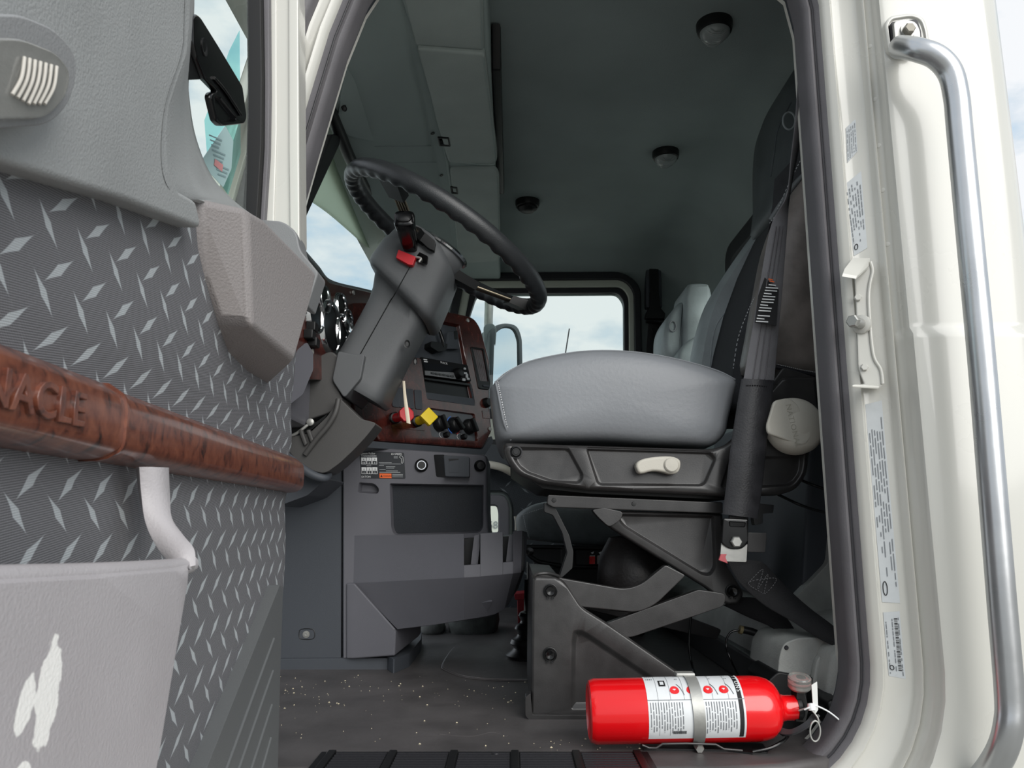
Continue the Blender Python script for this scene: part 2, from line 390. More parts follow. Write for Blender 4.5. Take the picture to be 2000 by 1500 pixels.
def nodes_math(t, op, a, b=None):
    n = t.nodes.new('ShaderNodeMath'); n.operation = op
    for i, v in enumerate((a, b)):
        if v is None: continue
        if isinstance(v, (int, float)): n.inputs[i].default_value = v
        else: t.links.new(v, n.inputs[i])
    return n.outputs[0]
def treadfabric(name, org, sdir, dark, light, per=(0.0522, 0.0497), weave=0.0019, s0=(0.7755, 0.4765), k=1.0):
    kk = k
    """woven cloth with a tread-plate motif; s runs along sdir, z up, measured from org"""
    m = bpy.data.materials.new(name); m.use_nodes = True; t = m.node_tree; b = t.nodes['Principled BSDF']
    tcn = t.nodes.new('ShaderNodeTexCoord'); sub = t.nodes.new('ShaderNodeVectorMath'); sub.operation = 'SUBTRACT'; sub.inputs[1].default_value = org
    t.links.new(tcn.outputs['Object'], sub.inputs[0])
    dt = t.nodes.new('ShaderNodeVectorMath'); dt.operation = 'DOT_PRODUCT'; dt.inputs[1].default_value = sdir; t.links.new(sub.outputs[0], dt.inputs[0])
    sp = t.nodes.new('ShaderNodeSeparateXYZ'); t.links.new(sub.outputs[0], sp.inputs[0])
    s, z = dt.outputs['Value'], sp.outputs['Z']
    M = lambda op, a, b=None: nodes_math(t, op, a, b)
    def mark(ds, dz, dirv, L, W):
        u = M('MULTIPLY', M('SUBTRACT', M('FRACT', M('DIVIDE', M('SUBTRACT', s, s0[0] + ds - per[0] / 2), per[0])), 0.5), per[0])
        v = M('MULTIPLY', M('SUBTRACT', M('FRACT', M('DIVIDE', M('SUBTRACT', z, s0[1] + dz - per[1] / 2), per[1])), 0.5), per[1])
        l = math.hypot(*dirv); dx, dy = dirv[0] / l, dirv[1] / l
        al = M('ABSOLUTE', M('ADD', M('MULTIPLY', u, dx), M('MULTIPLY', v, dy)))
        ac = M('ABSOLUTE', M('SUBTRACT', M('MULTIPLY', u, -dy), M('MULTIPLY', v, -dx)))
        tip = M('POWER', M('MAXIMUM', M('SUBTRACT', 1.0, M('DIVIDE', al, L)), 0.0), 1.35)
        return M('SUBTRACT', tip, M('DIVIDE', ac, W))
    k = M('MAXIMUM', mark(0, 0, (-0.034, 0.025), 0.0240 * kk, 0.0043 * kk), mark(0.018 * kk, 0.0275 * kk, (-0.0235, -0.0228), 0.0205 * kk, 0.0041 * kk))
    mask = t.nodes.new('ShaderNodeMapRange'); mask.inputs['From Min'].default_value = -0.04; mask.inputs['From Max'].default_value = 0.10; t.links.new(k, mask.inputs['Value'])
    # weave: two crossed sine waves
    wa = M('SINE', M('MULTIPLY', M('ADD', M('MULTIPLY', s, 0.8), M('MULTIPLY', z, 0.6)), 2 * math.pi / weave))
    wb = M('SINE', M('MULTIPLY', M('SUBTRACT', M('MULTIPLY', z, 0.8), M('MULTIPLY', s, 0.6)), 2 * math.pi / weave))
    wv = M('MULTIPLY', M('ADD', M('MULTIPLY', wa, wb), 1.0), 0.5)
    nz = t.nodes.new('ShaderNodeTexNoise'); nz.inputs['Scale'].default_value = 30; nz.inputs['Detail'].default_value = 4; t.links.new(tcn.outputs['Object'], nz.inputs['Vector'])
    def mixc(f, a, b_):
        x = t.nodes.new('ShaderNodeMix'); x.data_type = 'RGBA'
        for sock, v in ((x.inputs['Factor'], f), (x.inputs['A'], a), (x.inputs['B'], b_)):
            if isinstance(v, tuple): sock.default_value = v
            else: t.links.new(v, sock)
        return x.outputs['Result']
    dk = tuple(x * 0.22 for x in s2l(dark)) + (1,); dk2 = tuple(min(1, x * 1.75) for x in s2l(dark)) + (1,)
    lt = tuple(x * 0.75 for x in s2l(light)) + (1,); lt2 = tuple(min(1, x * 1.15) for x in s2l(light)) + (1,)
    c = mixc(mask.outputs[0], mixc(wv, dk, dk2), mixc(wv, lt, lt2))
    t.links.new(c, b.inputs['Base Color']); b.inputs['Roughness'].default_value = 0.85; b.inputs['Specular IOR Level'].default_value = 0.2
    bn = t.nodes.new('ShaderNodeBump'); bn.inputs['Strength'].default_value = 0.5; bn.inputs['Distance'].default_value = 0.0008
    t.links.new(wv, bn.inputs['Height']); t.links.new(bn.outputs[0], b.inputs['Normal'])
    return m
TREAD = treadfabric('door_tread_fabric', DH, DD, (106, 106, 109), (170, 175, 178), per=(0.0522 * KD, 0.0497 * KD), weave=0.0021, s0=(0.7755 * KD, doorz(0.4765)), k=KD)
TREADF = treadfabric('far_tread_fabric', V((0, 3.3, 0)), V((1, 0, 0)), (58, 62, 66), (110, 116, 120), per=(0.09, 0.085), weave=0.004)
# worn pocket plastic: bare white scrapes on grey
def scraped():
    m = mat('pocket_plastic', (168, 164, 166), 0.42, bump=0.2, bscale=500, var=0.05, vscale=9)
    t = m.node_tree; b = t.nodes['Principled BSDF']
    tcn = t.nodes.new('ShaderNodeTexCoord'); sub = t.nodes.new('ShaderNodeVectorMath'); sub.operation = 'SUBTRACT'; sub.inputs[1].default_value = DH
    t.links.new(tcn.outputs['Object'], sub.inputs[0])
    dt = t.nodes.new('ShaderNodeVectorMath'); dt.operation = 'DOT_PRODUCT'; dt.inputs[1].default_value = DD; t.links.new(sub.outputs[0], dt.inputs[0])
    sp = t.nodes.new('ShaderNodeSeparateXYZ'); t.links.new(sub.outputs[0], sp.inputs[0])
    nz = t.nodes.new('ShaderNodeTexNoise'); nz.inputs['Scale'].default_value = 90; nz.inputs['Detail'].default_value = 6; t.links.new(tcn.outputs['Object'], nz.inputs['Vector'])
    M = lambda op, a, b_=None: nodes_math(t, op, a, b_)
    best = None
    for (s, z, ls, lz, sk) in SCRAPES:
        du = M('SUBTRACT', dt.outputs['Value'], s); dz = M('SUBTRACT', sp.outputs['Z'], z)
        du = M('SUBTRACT', du, M('MULTIPLY', dz, sk))
        d = M('ADD', M('POWER', M('DIVIDE', du, ls), 2.0), M('POWER', M('DIVIDE', dz, lz), 2.0))
        d = M('SUBTRACT', 1.0, d); best = d if best is None else M('MAXIMUM', best, d)
    k = M('ADD', best, M('MULTIPLY', M('SUBTRACT', nz.outputs['Fac'], 0.5), 2.0))
    mr = t.nodes.new('ShaderNodeMapRange'); mr.inputs['From Min'].default_value = 0.0; mr.inputs['From Max'].default_value = 0.15; t.links.new(k, mr.inputs['Value'])
    old = b.inputs['Base Color'].links[0].from_socket
    x = t.nodes.new('ShaderNodeMix'); x.data_type = 'RGBA'; t.links.new(mr.outputs[0], x.inputs['Factor']); t.links.new(old, x.inputs['A']); x.inputs['B'].default_value = (0.84, 0.83, 0.80, 1)
    t.links.new(x.outputs['Result'], b.inputs['Base Color']); return m
def _sz(x, y, o):
    p = PD(x, y, o); return ((p - DH).dot(DD), p.z)
SCRAPES = []
for (x0, y0, x1, y1, ls) in ((97, 1245, 66, 1475, 0.0105), (52, 1315, 22, 1448, 0.0068), (36, 1486, 15, 1560, 0.009)):
    a, b_ = _sz(x0, y0, 0.075), _sz(x1, y1, 0.075)
    SCRAPES.append(((a[0] + b_[0]) / 2, (a[1] + b_[1]) / 2, ls, abs(b_[1] - a[1]) / 2, (b_[0] - a[0]) / (b_[1] - a[1])))
POCKET = scraped()
FLOORM = mat('floor_rubber', (82, 79, 79), 0.42, bump=0.5, bscale=35, bdet=8, var=0.25, vscale=9)
SHOE = mat('shoe_suede', (110, 112, 110), 0.9, bump=0.4, bscale=300)

def acrylic(name, tint, mixf):
    m = bpy.data.materials.new(name); m.use_nodes = True; t = m.node_tree; t.nodes.clear()
    o = t.nodes.new('ShaderNodeOutputMaterial'); a = t.nodes.new('ShaderNodeBsdfTranslucent'); b = t.nodes.new('ShaderNodeBsdfDiffuse'); x = t.nodes.new('ShaderNodeMixShader')
    a.inputs[0].default_value = (*tint, 1); b.inputs[0].default_value = (*tint, 1); x.inputs[0].default_value = mixf
    t.links.new(a.outputs[0], x.inputs[1]); t.links.new(b.outputs[0], x.inputs[2]); t.links.new(x.outputs[0], o.inputs[0]); return m
VISOR = acrylic('visor_acrylic', (0.80, 0.86, 0.77), 0.25)
# ------------------------------------------------------------------ ground outside
g = raw('ground', [(-40, -40, -1.35), (40, -40, -1.35), (40, 60, -1.35), (-40, 60, -1.35)], [(0, 1, 2, 3)], CONCRETE); struct(g)

# ------------------------------------------------------------------ cab shell
FARY = 3.3; REARX = 0.80; CEIL = 1.5
# door opening path (X, Z), inner edge of the seal, closed
def arcpts(c, r, a0, a1, n): return [(c[0] + r * math.cos(a0 + (a1 - a0) * i / n), c[1] + r * math.sin(a0 + (a1 - a0) * i / n)) for i in range(n + 1)]
OX, OB = 0.527, -0.035
path = [(OX, z) for z in (1.26, 1.1, 0.9, 0.75, 0.66, 0.652, 0.640, 0.632, 0.55, 0.4, 0.25)]
path += arcpts((OX - 0.17, OB + 0.17), 0.17, 0, -math.pi / 2, 10)
path += [(x, OB) for x in (0.2, 0.0, -0.2)]
path += arcpts((-0.44 + 0.1, OB + 0.1), 0.1, -math.pi / 2, -math.pi, 8)
path += [(-0.44, z) for z in (0.2, 0.4)] + [(-0.425, 0.55), (-0.412, 0.68), (-0.392, 0.80), (-0.372, 0.90), (-0.350, 1.0), (-0.303, 1.2), (-0.270, 1.30)]
path += [(-0.245, 1.345), (-0.20, 1.37), (-0.1, 1.38), (0.2, 1.38), (0.40, 1.38), (0.48, 1.365), (0.515, 1.33)]
def offs(path, d):
    n = len(path); out = []
    for i in range(n):
        a = V(path[i - 1]); b = V(path[(i + 1) % n]); t = (b - a).normalized()
        nn = V((-t.y, t.x))            # path runs clockwise seen from the camera -> left is outward
        out.append((path[i][0] + nn.x * d, path[i][1] + nn.y * d))
    return out
def sweep(name, prof, m, parent=None, closedprof=False, sub=None, ang=32, bulge=False):
    rings = []; cols = [offs(path, d) for d, y in prof]
    idx = sub if sub is not None else range(len(path))
    for i in idx:
        r = []
        for k, (d, y) in enumerate(prof):
            yy = y
            if bulge and d > 0.095 and path[i][1] < 0.645: yy = y - 0.009
            cc = cols[k][i]
            if d > 0.12 and path[i][0] < -0.2 and path[i][1] > 0.5: cc = offs(path, 0.12)[i]; yy = min(yy, 1.25) if k > 10 else yy
            r.append(V((cc[0], yy, cc[1])))
        rings.append(r)
    n = len(prof); vs = [p for r in rings for p in r]; fs = []; m_ = len(rings); closed = sub is None
    for i in range(m_ if closed else m_ - 1):
        for j in range(n if closedprof else n - 1):
            fs.append((i * n + j, i * n + (j + 1) % n, ((i + 1) % m_) * n + (j + 1) % n, ((i + 1) % m_) * n + j))
    return raw(name, vs, fs, m, parent, ang)
PROF = [(0.012, 1.34), (0.02, 1.30), (0.023, 1.24), (0.026, 1.232), (0.030, 1.228), (0.036, 1.224), (0.039, 1.226), (0.042, 1.231), (0.046, 1.232), (0.078, 1.222), (0.081, 1.218), (0.0835, 1.208), (0.086, 1.205), (0.0885, 1.207), (0.0895, 1.213), (0.097, 1.207), (0.099, 1.203), (0.1005, 1.190), (0.103, 1.184), (0.108, 1.182),
        (0.13, 1.180), (0.16, 1.179), (0.2, 1.178), (0.25, 1.178), (0.28, 1.180), (0.30, 1.187), (0.315, 1.20), (0.325, 1.225), (0.328, 1.26), (0.329, 1.42)]
wl = sweep('wall_left', PROF, PAINT, ang=40, bulge=True); struct(wl)
# inner lining of the same wall, between the seal and the cabin
lin = sweep('inner_lining', [(0.012, 1.285), (0.012, 1.33), (0.03, 1.335), (0.28, 1.335)], PLASD, wl)
trim = sweep('trim_1', [(0.0, 1.30), (-0.001, 1.262), (0.002, 1.250), (0.007, 1.246), (0.012, 1.249), (0.015, 1.250), (0.018, 1.244), (0.023, 1.239), (0.028, 1.240), (0.031, 1.248), (0.031, 1.262), (0.02, 1.30)], RUBBER, closedprof=True, ang=50); struct(trim)
lip = sweep('seal_lip', [(0.0292, 1.236), (0.0325, 1.2345), (0.034, 1.240), (0.0315, 1.250)], RUBBERD, trim, closedprof=True)
lip2 = sweep('seal_lip', [(0.0132, 1.2462), (0.0145, 1.2455), (0.0158, 1.2462), (0.0145, 1.2485)], RUBBERD, trim, closedprof=True)
fp = [i for i, p in enumerate(path) if p[0] < -0.2 and p[1] > 0.15]
t2 = sweep('trim_2', [(0.058, 1.228), (0.060, 1.214), (0.068, 1.206), (0.080, 1.207), (0.087, 1.214), (0.088, 1.228)], RUBBER, closedprof=True, sub=fp, ang=60); struct(t2)
# spot welds along the pinch flange
sw = []
for z in (1.16, 1.06, 0.975, 0.895, 0.80, 0.585, 0.50, 0.445, 0.375, 0.28, 0.20):
    lathe('spot_weld', [(0.0042, 0), (0.0042, 0.0006), (0.003, 0.0012), (0.0, 0.0008)], (OX + 0.0935, 1.2103, z), (-0.6, -0.8, 0), PAINT, wl, seg=12)

# floor
fl = prism('floor', [(-0.75, 1.26, 0), (-0.41, 1.26, 0), (-0.41, 1.185, 0), (0.30, 1.185, 0), (0.40, 1.205, 0), (0.47, 1.235, 0), (0.52, 1.28, 0), (0.86, 1.30, 0), (0.86, FARY, 0), (-0.75, FARY, 0)], (0, 0, -0.03), FLOORM, None, bevel=0.01, seg=3); struct(fl)
seam = [(1040, 1330), (960, 1328), (905, 1322), (872, 1310), (864, 1303), (872, 1285), (888, 1265), (908, 1257), (960, 1253), (1040, 1252)]
tube('mat_seam', [PZ(x, y, 0.001) for x, y in seam], 0.003, FLOORM, fl, flat=0.5)
prism('raised_mat', [PZ(x, y, 0.001) for x, y in cat2(seam, 3, False)], (0, 0, 0.004), FLOORM, fl, bevel=0.003)
tube('mat_wrinkle', [PZ(x, y, -0.002) for x, y in [(860, 1436), (920, 1440), (960, 1432), (990, 1440)]], 0.005, FLOORM, fl, flat=0.5)
# pale crumbs scattered on the floor mat
vs = []; fs = []
for i in range(150):
    x = random.uniform(545, 1030); y = random.choice([random.uniform(1318, 1460), random.uniform(1318, 1380)])
    if i > 120: x = random.uniform(1040, 1290); y = random.uniform(1440, 1475)
    c = PZ(x, y, 0.0005); r = random.choice([0.0007, 0.0009, 0.0012, 0.0022]); k = len(vs); a0 = random.random() * 6
    for j in range(5): vs.append(c + V((math.cos(a0 + j * 1.257) * r * random.uniform(.6, 1.3), math.sin(a0 + j * 1.257) * r * random.uniform(.6, 1.3), 0)))
    vs.append(c + V((0, 0, r * 0.8)))
    fs += [(k + j, k + (j + 1) % 5, k + 5) for j in range(5)] + [tuple(k + j for j in range(5))]
cb = raw('floor_crumbs', vs, fs, CRUMB); tag(cb, 'pale crumbs and grit scattered over the black floor mat', 'debris', kind='stuff')

# rear step ledge behind the seat, and rear wall
def extr_xz(name, prof, y0, y1, m, parent=None, bevel=0.004, seg=2, ang=38): return prism(name, [(x, y0, z) for x, z in prof], (0, y1 - y0, 0), m, parent, bevel, seg, ang)
led = extr_xz('trim_3', [(0.525, 0.0), (0.52, 0.075), (0.535, 0.14), (0.62, 0.165), (0.80, 0.20), (0.80, 0.0)], 1.33, FARY, MOULD, bevel=0.02, seg=4); struct(led)
extr_xz('kick_strip', [(0.505, 0.0), (0.505, 0.066), (0.526, 0.072), (0.526, 0.0)], 1.30, FARY, BLACK, led, bevel=0.006)
def rearmap(px, py, o=0.0): return V((REARX + o, px, py))         # (Y, Z) on the rear wall
rw = plate('wall_rear', rearmap, rp([(1.26, 0.1), (FARY, 0.1), (FARY, 1.5), (1.26, 1.5)], 0), [rp([(1.62, 0.86), (2.66, 0.86), (2.66, 1.285), (1.62, 1.285)], 0.06)], HEAD, thick=0.05, edge=0.0, wall=0.004, thru=True); struct(rw)
rwin = plate('window_3', lambda a, b, o=0.0: V((REARX - 0.02 + o, a, b)), rp([(1.57, 0.81), (2.71, 0.81), (2.71, 1.335), (1.57, 1.335)], 0.08), [rp([(1.63, 0.87), (2.65, 0.87), (2.65, 1.275), (1.63, 1.275)], 0.06)], RUBBERD, thick=0.03, edge=0.008, epx=0.012, wall=0.01, thru=True); struct(rwin)
prism('pane', [(REARX + 0.02, 1.6, 0.84), (REARX + 0.02, 2.68, 0.84), (REARX + 0.02, 2.68, 1.30), (REARX + 0.02, 1.6, 1.30)], (0.004, 0, 0), GLASS, rwin, bevel=0)
slab('corner_panel', atY(1.64), rp([(1520, 1200, 4), (1618, 1100, 10), (1632, 960, 4), (1720, 960, 4), (1720, 1275, 4), (1560, 1266, 8)], 6), 0, 0.03, MOULD, rw, bevel=0.008)
# dark trunk panel behind the seat
dk = extr_xz('trim_4', [(0.60, 0.17), (0.66, 0.62), (0.79, 0.62), (0.79, 0.19)], 1.66, 2.5, PLASD, bevel=0.01); struct(dk)

# ceiling: vaulted into the rear and far walls
rows = []; R = 0.14
def drop(t, r): t = max(0.0, min(1.0, t)); return r * (1 - math.sqrt(max(0.0, 1 - t * t)))
xs = [-0.068 + 0.67 * i / 12 for i in range(13)] + [0.62 + 0.18 * i / 12 for i in range(13)]
ys = [1.30 + 0.14 * i / 10 for i in range(11)] + [1.46 + 1.6 * i / 10 for i in range(11)] + [3.08 + 0.22 * i / 12 for i in range(13)]
for y in ys:
    row = []
    for x in xs:
        dz = drop((x - 0.62) / 0.18, 0.18) + drop((y - 3.08) / 0.22, 0.16) + drop((1.44 - y) / 0.14, 0.1)
        row.append((x, y, CEIL - dz))
    rows.append(row)
ce = sheet('ceiling', rows, HEAD, ang=80); struct(ce)
roof = sheet('roof', [[(-0.62, y, 1.46), (-0.5, y, 1.6), (0.0, y, 1.63), (0.5, y, 1.63), (0.75, y, 1.6), (0.85, y, 1.5)] for y in (1.22, 2.2, 3.42)], PAINT); struct(roof)

# far side wall with the passenger door opening seen from inside
FM = atY(FARY)
win = rp([(930, 571, 12), (1208, 569, 16), (1221, 588, 10), (1222, 800, 8), (885, 800, 8), (912, 625, 10)], 8, 5)
low = rp([(930, 985, 14), (972, 985, 16), (976, 1000, 8), (976, 1043, 8), (930, 1043, 8)], 8, 5)
wr = plate('wall_right', FM, rp([(785, 440), (1405, 440), (1405, 1250), (785, 1250)], 0), [win, low], HEAD, thick=0.06, edge=0.0, wall=1, thru=True); struct(wr)
d2 = plate('door_2', atY(FARY - 0.035), rp([(906, 548), (1225, 545, 30), (1243, 570, 26), (1246, 860), (870, 860), (890, 620)], 10, 6), [rp([(918, 560), (1215, 558, 24), (1230, 578, 22), (1232, 820), (885, 820), (905, 625)], 10, 6)], DIMW, thick=0.03, edge=0.004, wall=2, thru=True); struct(d2)
plate('opening_seal', atY(FARY - 0.05), rp([(895, 532), (1218, 530, 40), (1252, 556, 36), (1258, 900), (850, 900), (876, 620)], 12, 6), [rp([(905, 545), (1218, 543, 34), (1240, 566, 30), (1244, 860), (868, 860), (890, 622)], 10, 6)], RUBBERD, d2, thick=0.035, edge=0.006, epx=3, wall=2, thru=True)
plate('window_seal', atY(FARY - 0.025), rp([(916, 559), (1216, 556, 26), (1232, 577, 22), (1234, 830), (884, 830), (903, 625)], 10, 6), [win], RUBBERD, d2, thick=0.03, edge=0.004, epx=2, wall=2, thru=True)
slab('pane', atY(FARY + 0.02), win, 0, 0.004, GLASS, d2, bevel=0)
slab('fabric_panel', atY(FARY - 0.03), rp([(860, 870), (1240, 870), (1240, 1180), (860, 1180)], 10), 0, 0.02, TREADF, d2) if False else None
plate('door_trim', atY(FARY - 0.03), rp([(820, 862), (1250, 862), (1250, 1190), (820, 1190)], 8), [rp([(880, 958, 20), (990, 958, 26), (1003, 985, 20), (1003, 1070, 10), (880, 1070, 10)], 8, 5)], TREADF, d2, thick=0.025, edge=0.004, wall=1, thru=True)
plate('peep_window_frame', atY(FARY - 0.045), rp([(878, 966, 20), (985, 966, 24), (995, 985, 20), (995, 1062, 10), (878, 1062, 10)], 8, 5), [low], PLAS, d2, thick=0.06, edge=0.006, epx=4, wall=3, thru=True)
slab('pane', atY(FARY + 0.03), low, 0, 0.004, GLASS, d2, bevel=0)
slab('arm_rest', atY(FARY - 0.12), rp([(900, 862), (1075, 878), (1075, 915), (900, 905)], 6), 0, 0.1, PLASD, d2, bevel=0.01)
tube('door_pull', [P(930, 905, FARY - 0.09), P(960, 908, FARY - 0.13), P(985, 915, FARY - 0.14), P(1010, 930, FARY - 0.09)], 0.016, IVORY, d2)
# number plate on a vehicle outside the peep window
_a, _b = P(880, 940, 6.5), P(1060, 940, 6.5)
pl = box('neighbouring_truck', ((_a.x + _b.x) / 2, 6.65, (_a.z - 1.35) / 2), (_b.x - _a.x, 0.3, _a.z + 1.35), PAINT, None, bevel=0.03)
tag(pl, 'cream body side with grey numbers seen through the small lower window', 'truck')
text('unit_number', '586', P(953, 1032, 6.49), (1, 0, 0), (0, 0, 1), 0.085, GREYINK, pl)

# windshield, header bar, A-pillar bar
WPT = V((-0.428, 1.8, 1.30)); WN = V((0.35, 0, 0.037)).normalized()
WS = onplane(WPT, WN)
ws = slab('window_1', WS, [(556, 470), (668, 225), (720, 330), (800, 420), (900, 560), (880, 640), (640, 570), (560, 500)], 0.03, 0.034, GLASSG, bevel=0); struct(ws)
slab('pillar_seal', WS, [(560, 500), (572, 445), (650, 262), (668, 262), (664, 285), (602, 420), (582, 470)], 0, 0.025, BLACK, ws, bevel=0.006)
tube('header_bar', [WS(640, 205), WS(664, 262), WS(690, 322), WS(735, 398), WS(800, 470)], 0.016, BLACK, ws)
vis = sheet('sun_visor', [[PX(x, y, -0.60 + d) for x, y in cat2([(590, 380), (617, 396), (650, 420), (690, 455), (740, 500), (800, 540)], 4, False)] if k == 0 else
        [PX(x, y, -0.56 + d) for x, y in cat2([(585, 300), (620, 240), (660, 210), (700, 260), (760, 320), (860, 400)], 4, False)] for k, d in ((0, 0), (1, 0))], VISOR, tvec=(-0.01, 0, 0))
tag(vis, 'pale green-tinged sun visor outside the top of the windshield', 'sun visor')
# ------------------------------------------------------------------ the open driver's door
dr = thing('cab_door', "open driver's door with tread-pattern fabric, burl wood strip and map pocket", 'door', DH); dr['kind'] = 'thing'
def dpoly(px, o): return [PD(x, y, o) for x, y in px]
def dslab(name, px, o0, o1, m, parent=dr, bevel=0.003, seg=2, ang=38):
    a = [PD(x, y, o1) for x, y in px]; return prism(name, a, DN * (o0 - o1), m, parent, bevel, seg, ang)
def dmap(o0): return lambda x, y, o=0.0: PD(x, y, o0) - DN * o
# outer shell
prism('outer_shell', [door(-0.02, -0.12, -0.012), door(0.99, -0.12, -0.012), door(0.99, 0.66, -0.012), door(0.50, 0.66, -0.012), door(-0.02, 0.66, -0.012)], DN * -0.09, PAINT, dr, bevel=0.01)
prism('outer_shell_rear_post', [door(0.56, 0.70, -0.04), door(0.99, 0.70, -0.04), door(0.99, 1.35, -0.04), door(0.56, 1.35, -0.04)], DN * -0.05, PAINT, dr, bevel=0.01)
# fabric: slightly padded sheet
ss = [-0.008 + 0.02 * i for i in range(50)]; zs = [-0.10 + 0.02 * i for i in range(40)]
def fo(s, z):
    e_ = min(1.0, (s + 0.010) / 0.03); o = 0.004 * e_
    o -= 0.004 * math.exp(-((z - 0.462) / 0.012) ** 2); o -= 0.004 * math.exp(-((z - 0.388) / 0.012) ** 2)
    o += 0.0015 * math.sin(z * 31 + s * 7)
    return o
rowsd = []
for z in zs:
    r = []
    for s in ss:
        wob = 0.004 * math.sin(z * 38) + 0.003 * math.sin(z * 71 + 1) if s < 0 else 0
        r.append(door(s + wob + (0.03 * max(0, (0.40 - z)) if s < 0.02 else 0), z, fo(s, z)))
    rowsd.append(r)
sheet('fabric_panel', rowsd, TREAD, dr, ang=80)
# upper vinyl panel: front face, then the rolled edge into the window
face = [(-90, -120), (376, -120), (374, 40), (368, 112), (348, 170), (334, 215), (328, 262), (331, 325), (350, 372), (384, 392), (392, 430), (394, 446), (384, 443), (250, 393), (100, 347), (0, 316), (-90, 296)]
dslab('upper_trim', face, 0.0, 0.024, TRIM, bevel=0.010, seg=3)
A = [(362, -120), (360, 40), (354, 108), (322, 210), (316, 322), (338, 378), (386, 396), (440, 420)]
AO = [0.0245, 0.0245, 0.0245, 0.0245, 0.0245, 0.023, 0.008, -0.03]
B = [(377, -120), (377, 20), (368, 130), (371, 200), (384, 272), (415, 346), (462, 396), (506, 428)]
ra = [PD(x, y, o[0]) for (x, y), o in zip(cat2(A, 5, False), cat2([(v, 0) for v in AO], 5, False))]; rb = [PD(x, y, -0.055) for x, y in cat2(B, 5, False)]
mid = [(a * 0.55 + b * 0.45) + DN * 0.002 for a, b in zip(ra, rb)]
sheet('window_sill_roll', [ra, [(a * 0.8 + m * 0.2) + DN * 0.004 for a, m in zip(ra, mid)], mid, [(b * 0.6 + m * 0.4) + DN * 0.002 for b, m in zip(rb, mid)], rb, [b - DN * 0.03 for b in rb]], TRIM, dr, ang=80)
# courtesy lamp
lamp = dslab('courtesy_lamp', rp([(-90, 26, 20), (40, 28, 20), (108, 56, 25), (146, 100, 20), (152, 145, 20), (136, 205, 25), (98, 244, 25), (-90, 258, 20)], 15), 0.02, 0.045, mat('lamp_bezel', (132, 133, 134), 0.4, bump=0.2, bscale=600), bevel=0.008, seg=3)
lens = dslab('lens', rp([(-90, 74, 20), (40, 74, 20), (112, 102, 25), (140, 140, 20), (132, 190, 25), (92, 232, 25), (-90, 236, 20)], 15), 0.035, 0.051, LENS, lamp, bevel=0.006, seg=3)
dslab('reflector', rp([(-80, 86), (36, 84), (105, 110), (128, 142), (120, 184), (86, 222), (-80, 226)], 12), 0.033, 0.0362, mat('reflector', (170, 164, 154), 0.25, metal=0.8, bump=0.4, bscale=200), lamp, bevel=0)
for k in range(7):
    x0 = 44 + k * 10.5; y0 = 112 + k * 3
    tube('lens_rib', [PD(x0 + 4, y0, 0.0525), PD(x0 - 2, y0 + 40, 0.0535), PD(x0 - 20, y0 + 82 - abs(k - 3) * 3, 0.0525)], 0.0009, mat('lens_rib', (190, 186, 178), 0.25) if k == 0 else MATS['lens_rib'], lens, seg=8)
# release handle
hp = [(377, 34), (383, 26), (394, 34), (430, 92), (476, 169), (484, 228), (480, 242), (434, 247), (423, 236), (412, 190), (415, 181), (426, 179), (400, 152), (384, 112), (378, 84)]
HO = -0.022
hd = plate('release_handle', dmap(HO), rp(hp, 5, 3), [rp([(419, 186), (432, 190), (464, 232), (458, 238), (434, 238), (424, 226)], 4, 3)], BLACKG, dr, thick=0.007, rec=0.005, edge=0.003, epx=2.5, wall=2.5)
dslab('mount_arm', rp([(330, 116), (378, 98), (402, 152), (396, 155), (330, 158)], 4), HO - 0.016, HO - 0.006, BLACK, hd, bevel=0.003)
lathe('screw_recess', [(0.009, 0.0), (0.009, 0.0015), (0.006, 0.001), (0.0, -0.002)], PD(398, 92, HO - 0.0005), DN, BLACK, hd, seg=18)
tube('handle_ridge', [PD(418, 152, HO + 0.0015), PD(440, 178, HO + 0.0022), PD(470, 224, HO + 0.0018)], 0.0018, BLACKG, hd, seg=8)
# corner cover near the hinge: faceted moulding
cv = {'A': (387, 384, .006), 'A2': (388, 440, .006), 'B': (391, 484, .006), 'C': (403, 545, .006), 'D': (425, 622, .006), 'E': (446, 688, .005), 'F': (484, 724, .005), 'G': (527, 752, .004),
      'H': (482, 405, .040), 'I': (492, 640, .050), 'J': (519, 427, .050), 'K': (622, 533, .078), 'L': (576, 708, .062), 'M': (606, 588, .074)}
names = list(cv); ci = {k: i for i, k in enumerate(names)}
vs = [PD(*cv[k]) for k in names]; nb = len(vs); vs += [v - DN * 0.09 for v in vs]
fsx = [[ci[c] for c in f] for f in (['A', 'A2', 'B', 'C', 'D', 'I', 'H'], ['H', 'I', 'L', 'M', 'K', 'J'], ['D', 'E', 'F', 'G', 'L', 'I'])]
rim = [ci[c] for c in ('A', 'A2', 'B', 'C', 'D', 'E', 'F', 'G', 'L', 'M', 'K', 'J', 'H')]
for a, b in zip(rim, rim[1:] + rim[:1]): fsx.append((a, b, b + nb, a + nb))
raw('corner_cover', vs, fsx, CORNER, dr, ang=40, bevel=0.009, seg=4)
slab('corner_cap', atY(1.315 * KD), rp([(500, 428, 6), (552, 431, 14), (579, 452, 12), (586, 488, 10), (622, 532, 6), (600, 600, 6), (520, 560, 6), (498, 500, 6)], 8), 0, 0.05, mat('corner_cap_plastic', (120, 121, 122), 0.5, bump=0.2, bscale=500), dr, bevel=0.008, seg=3)
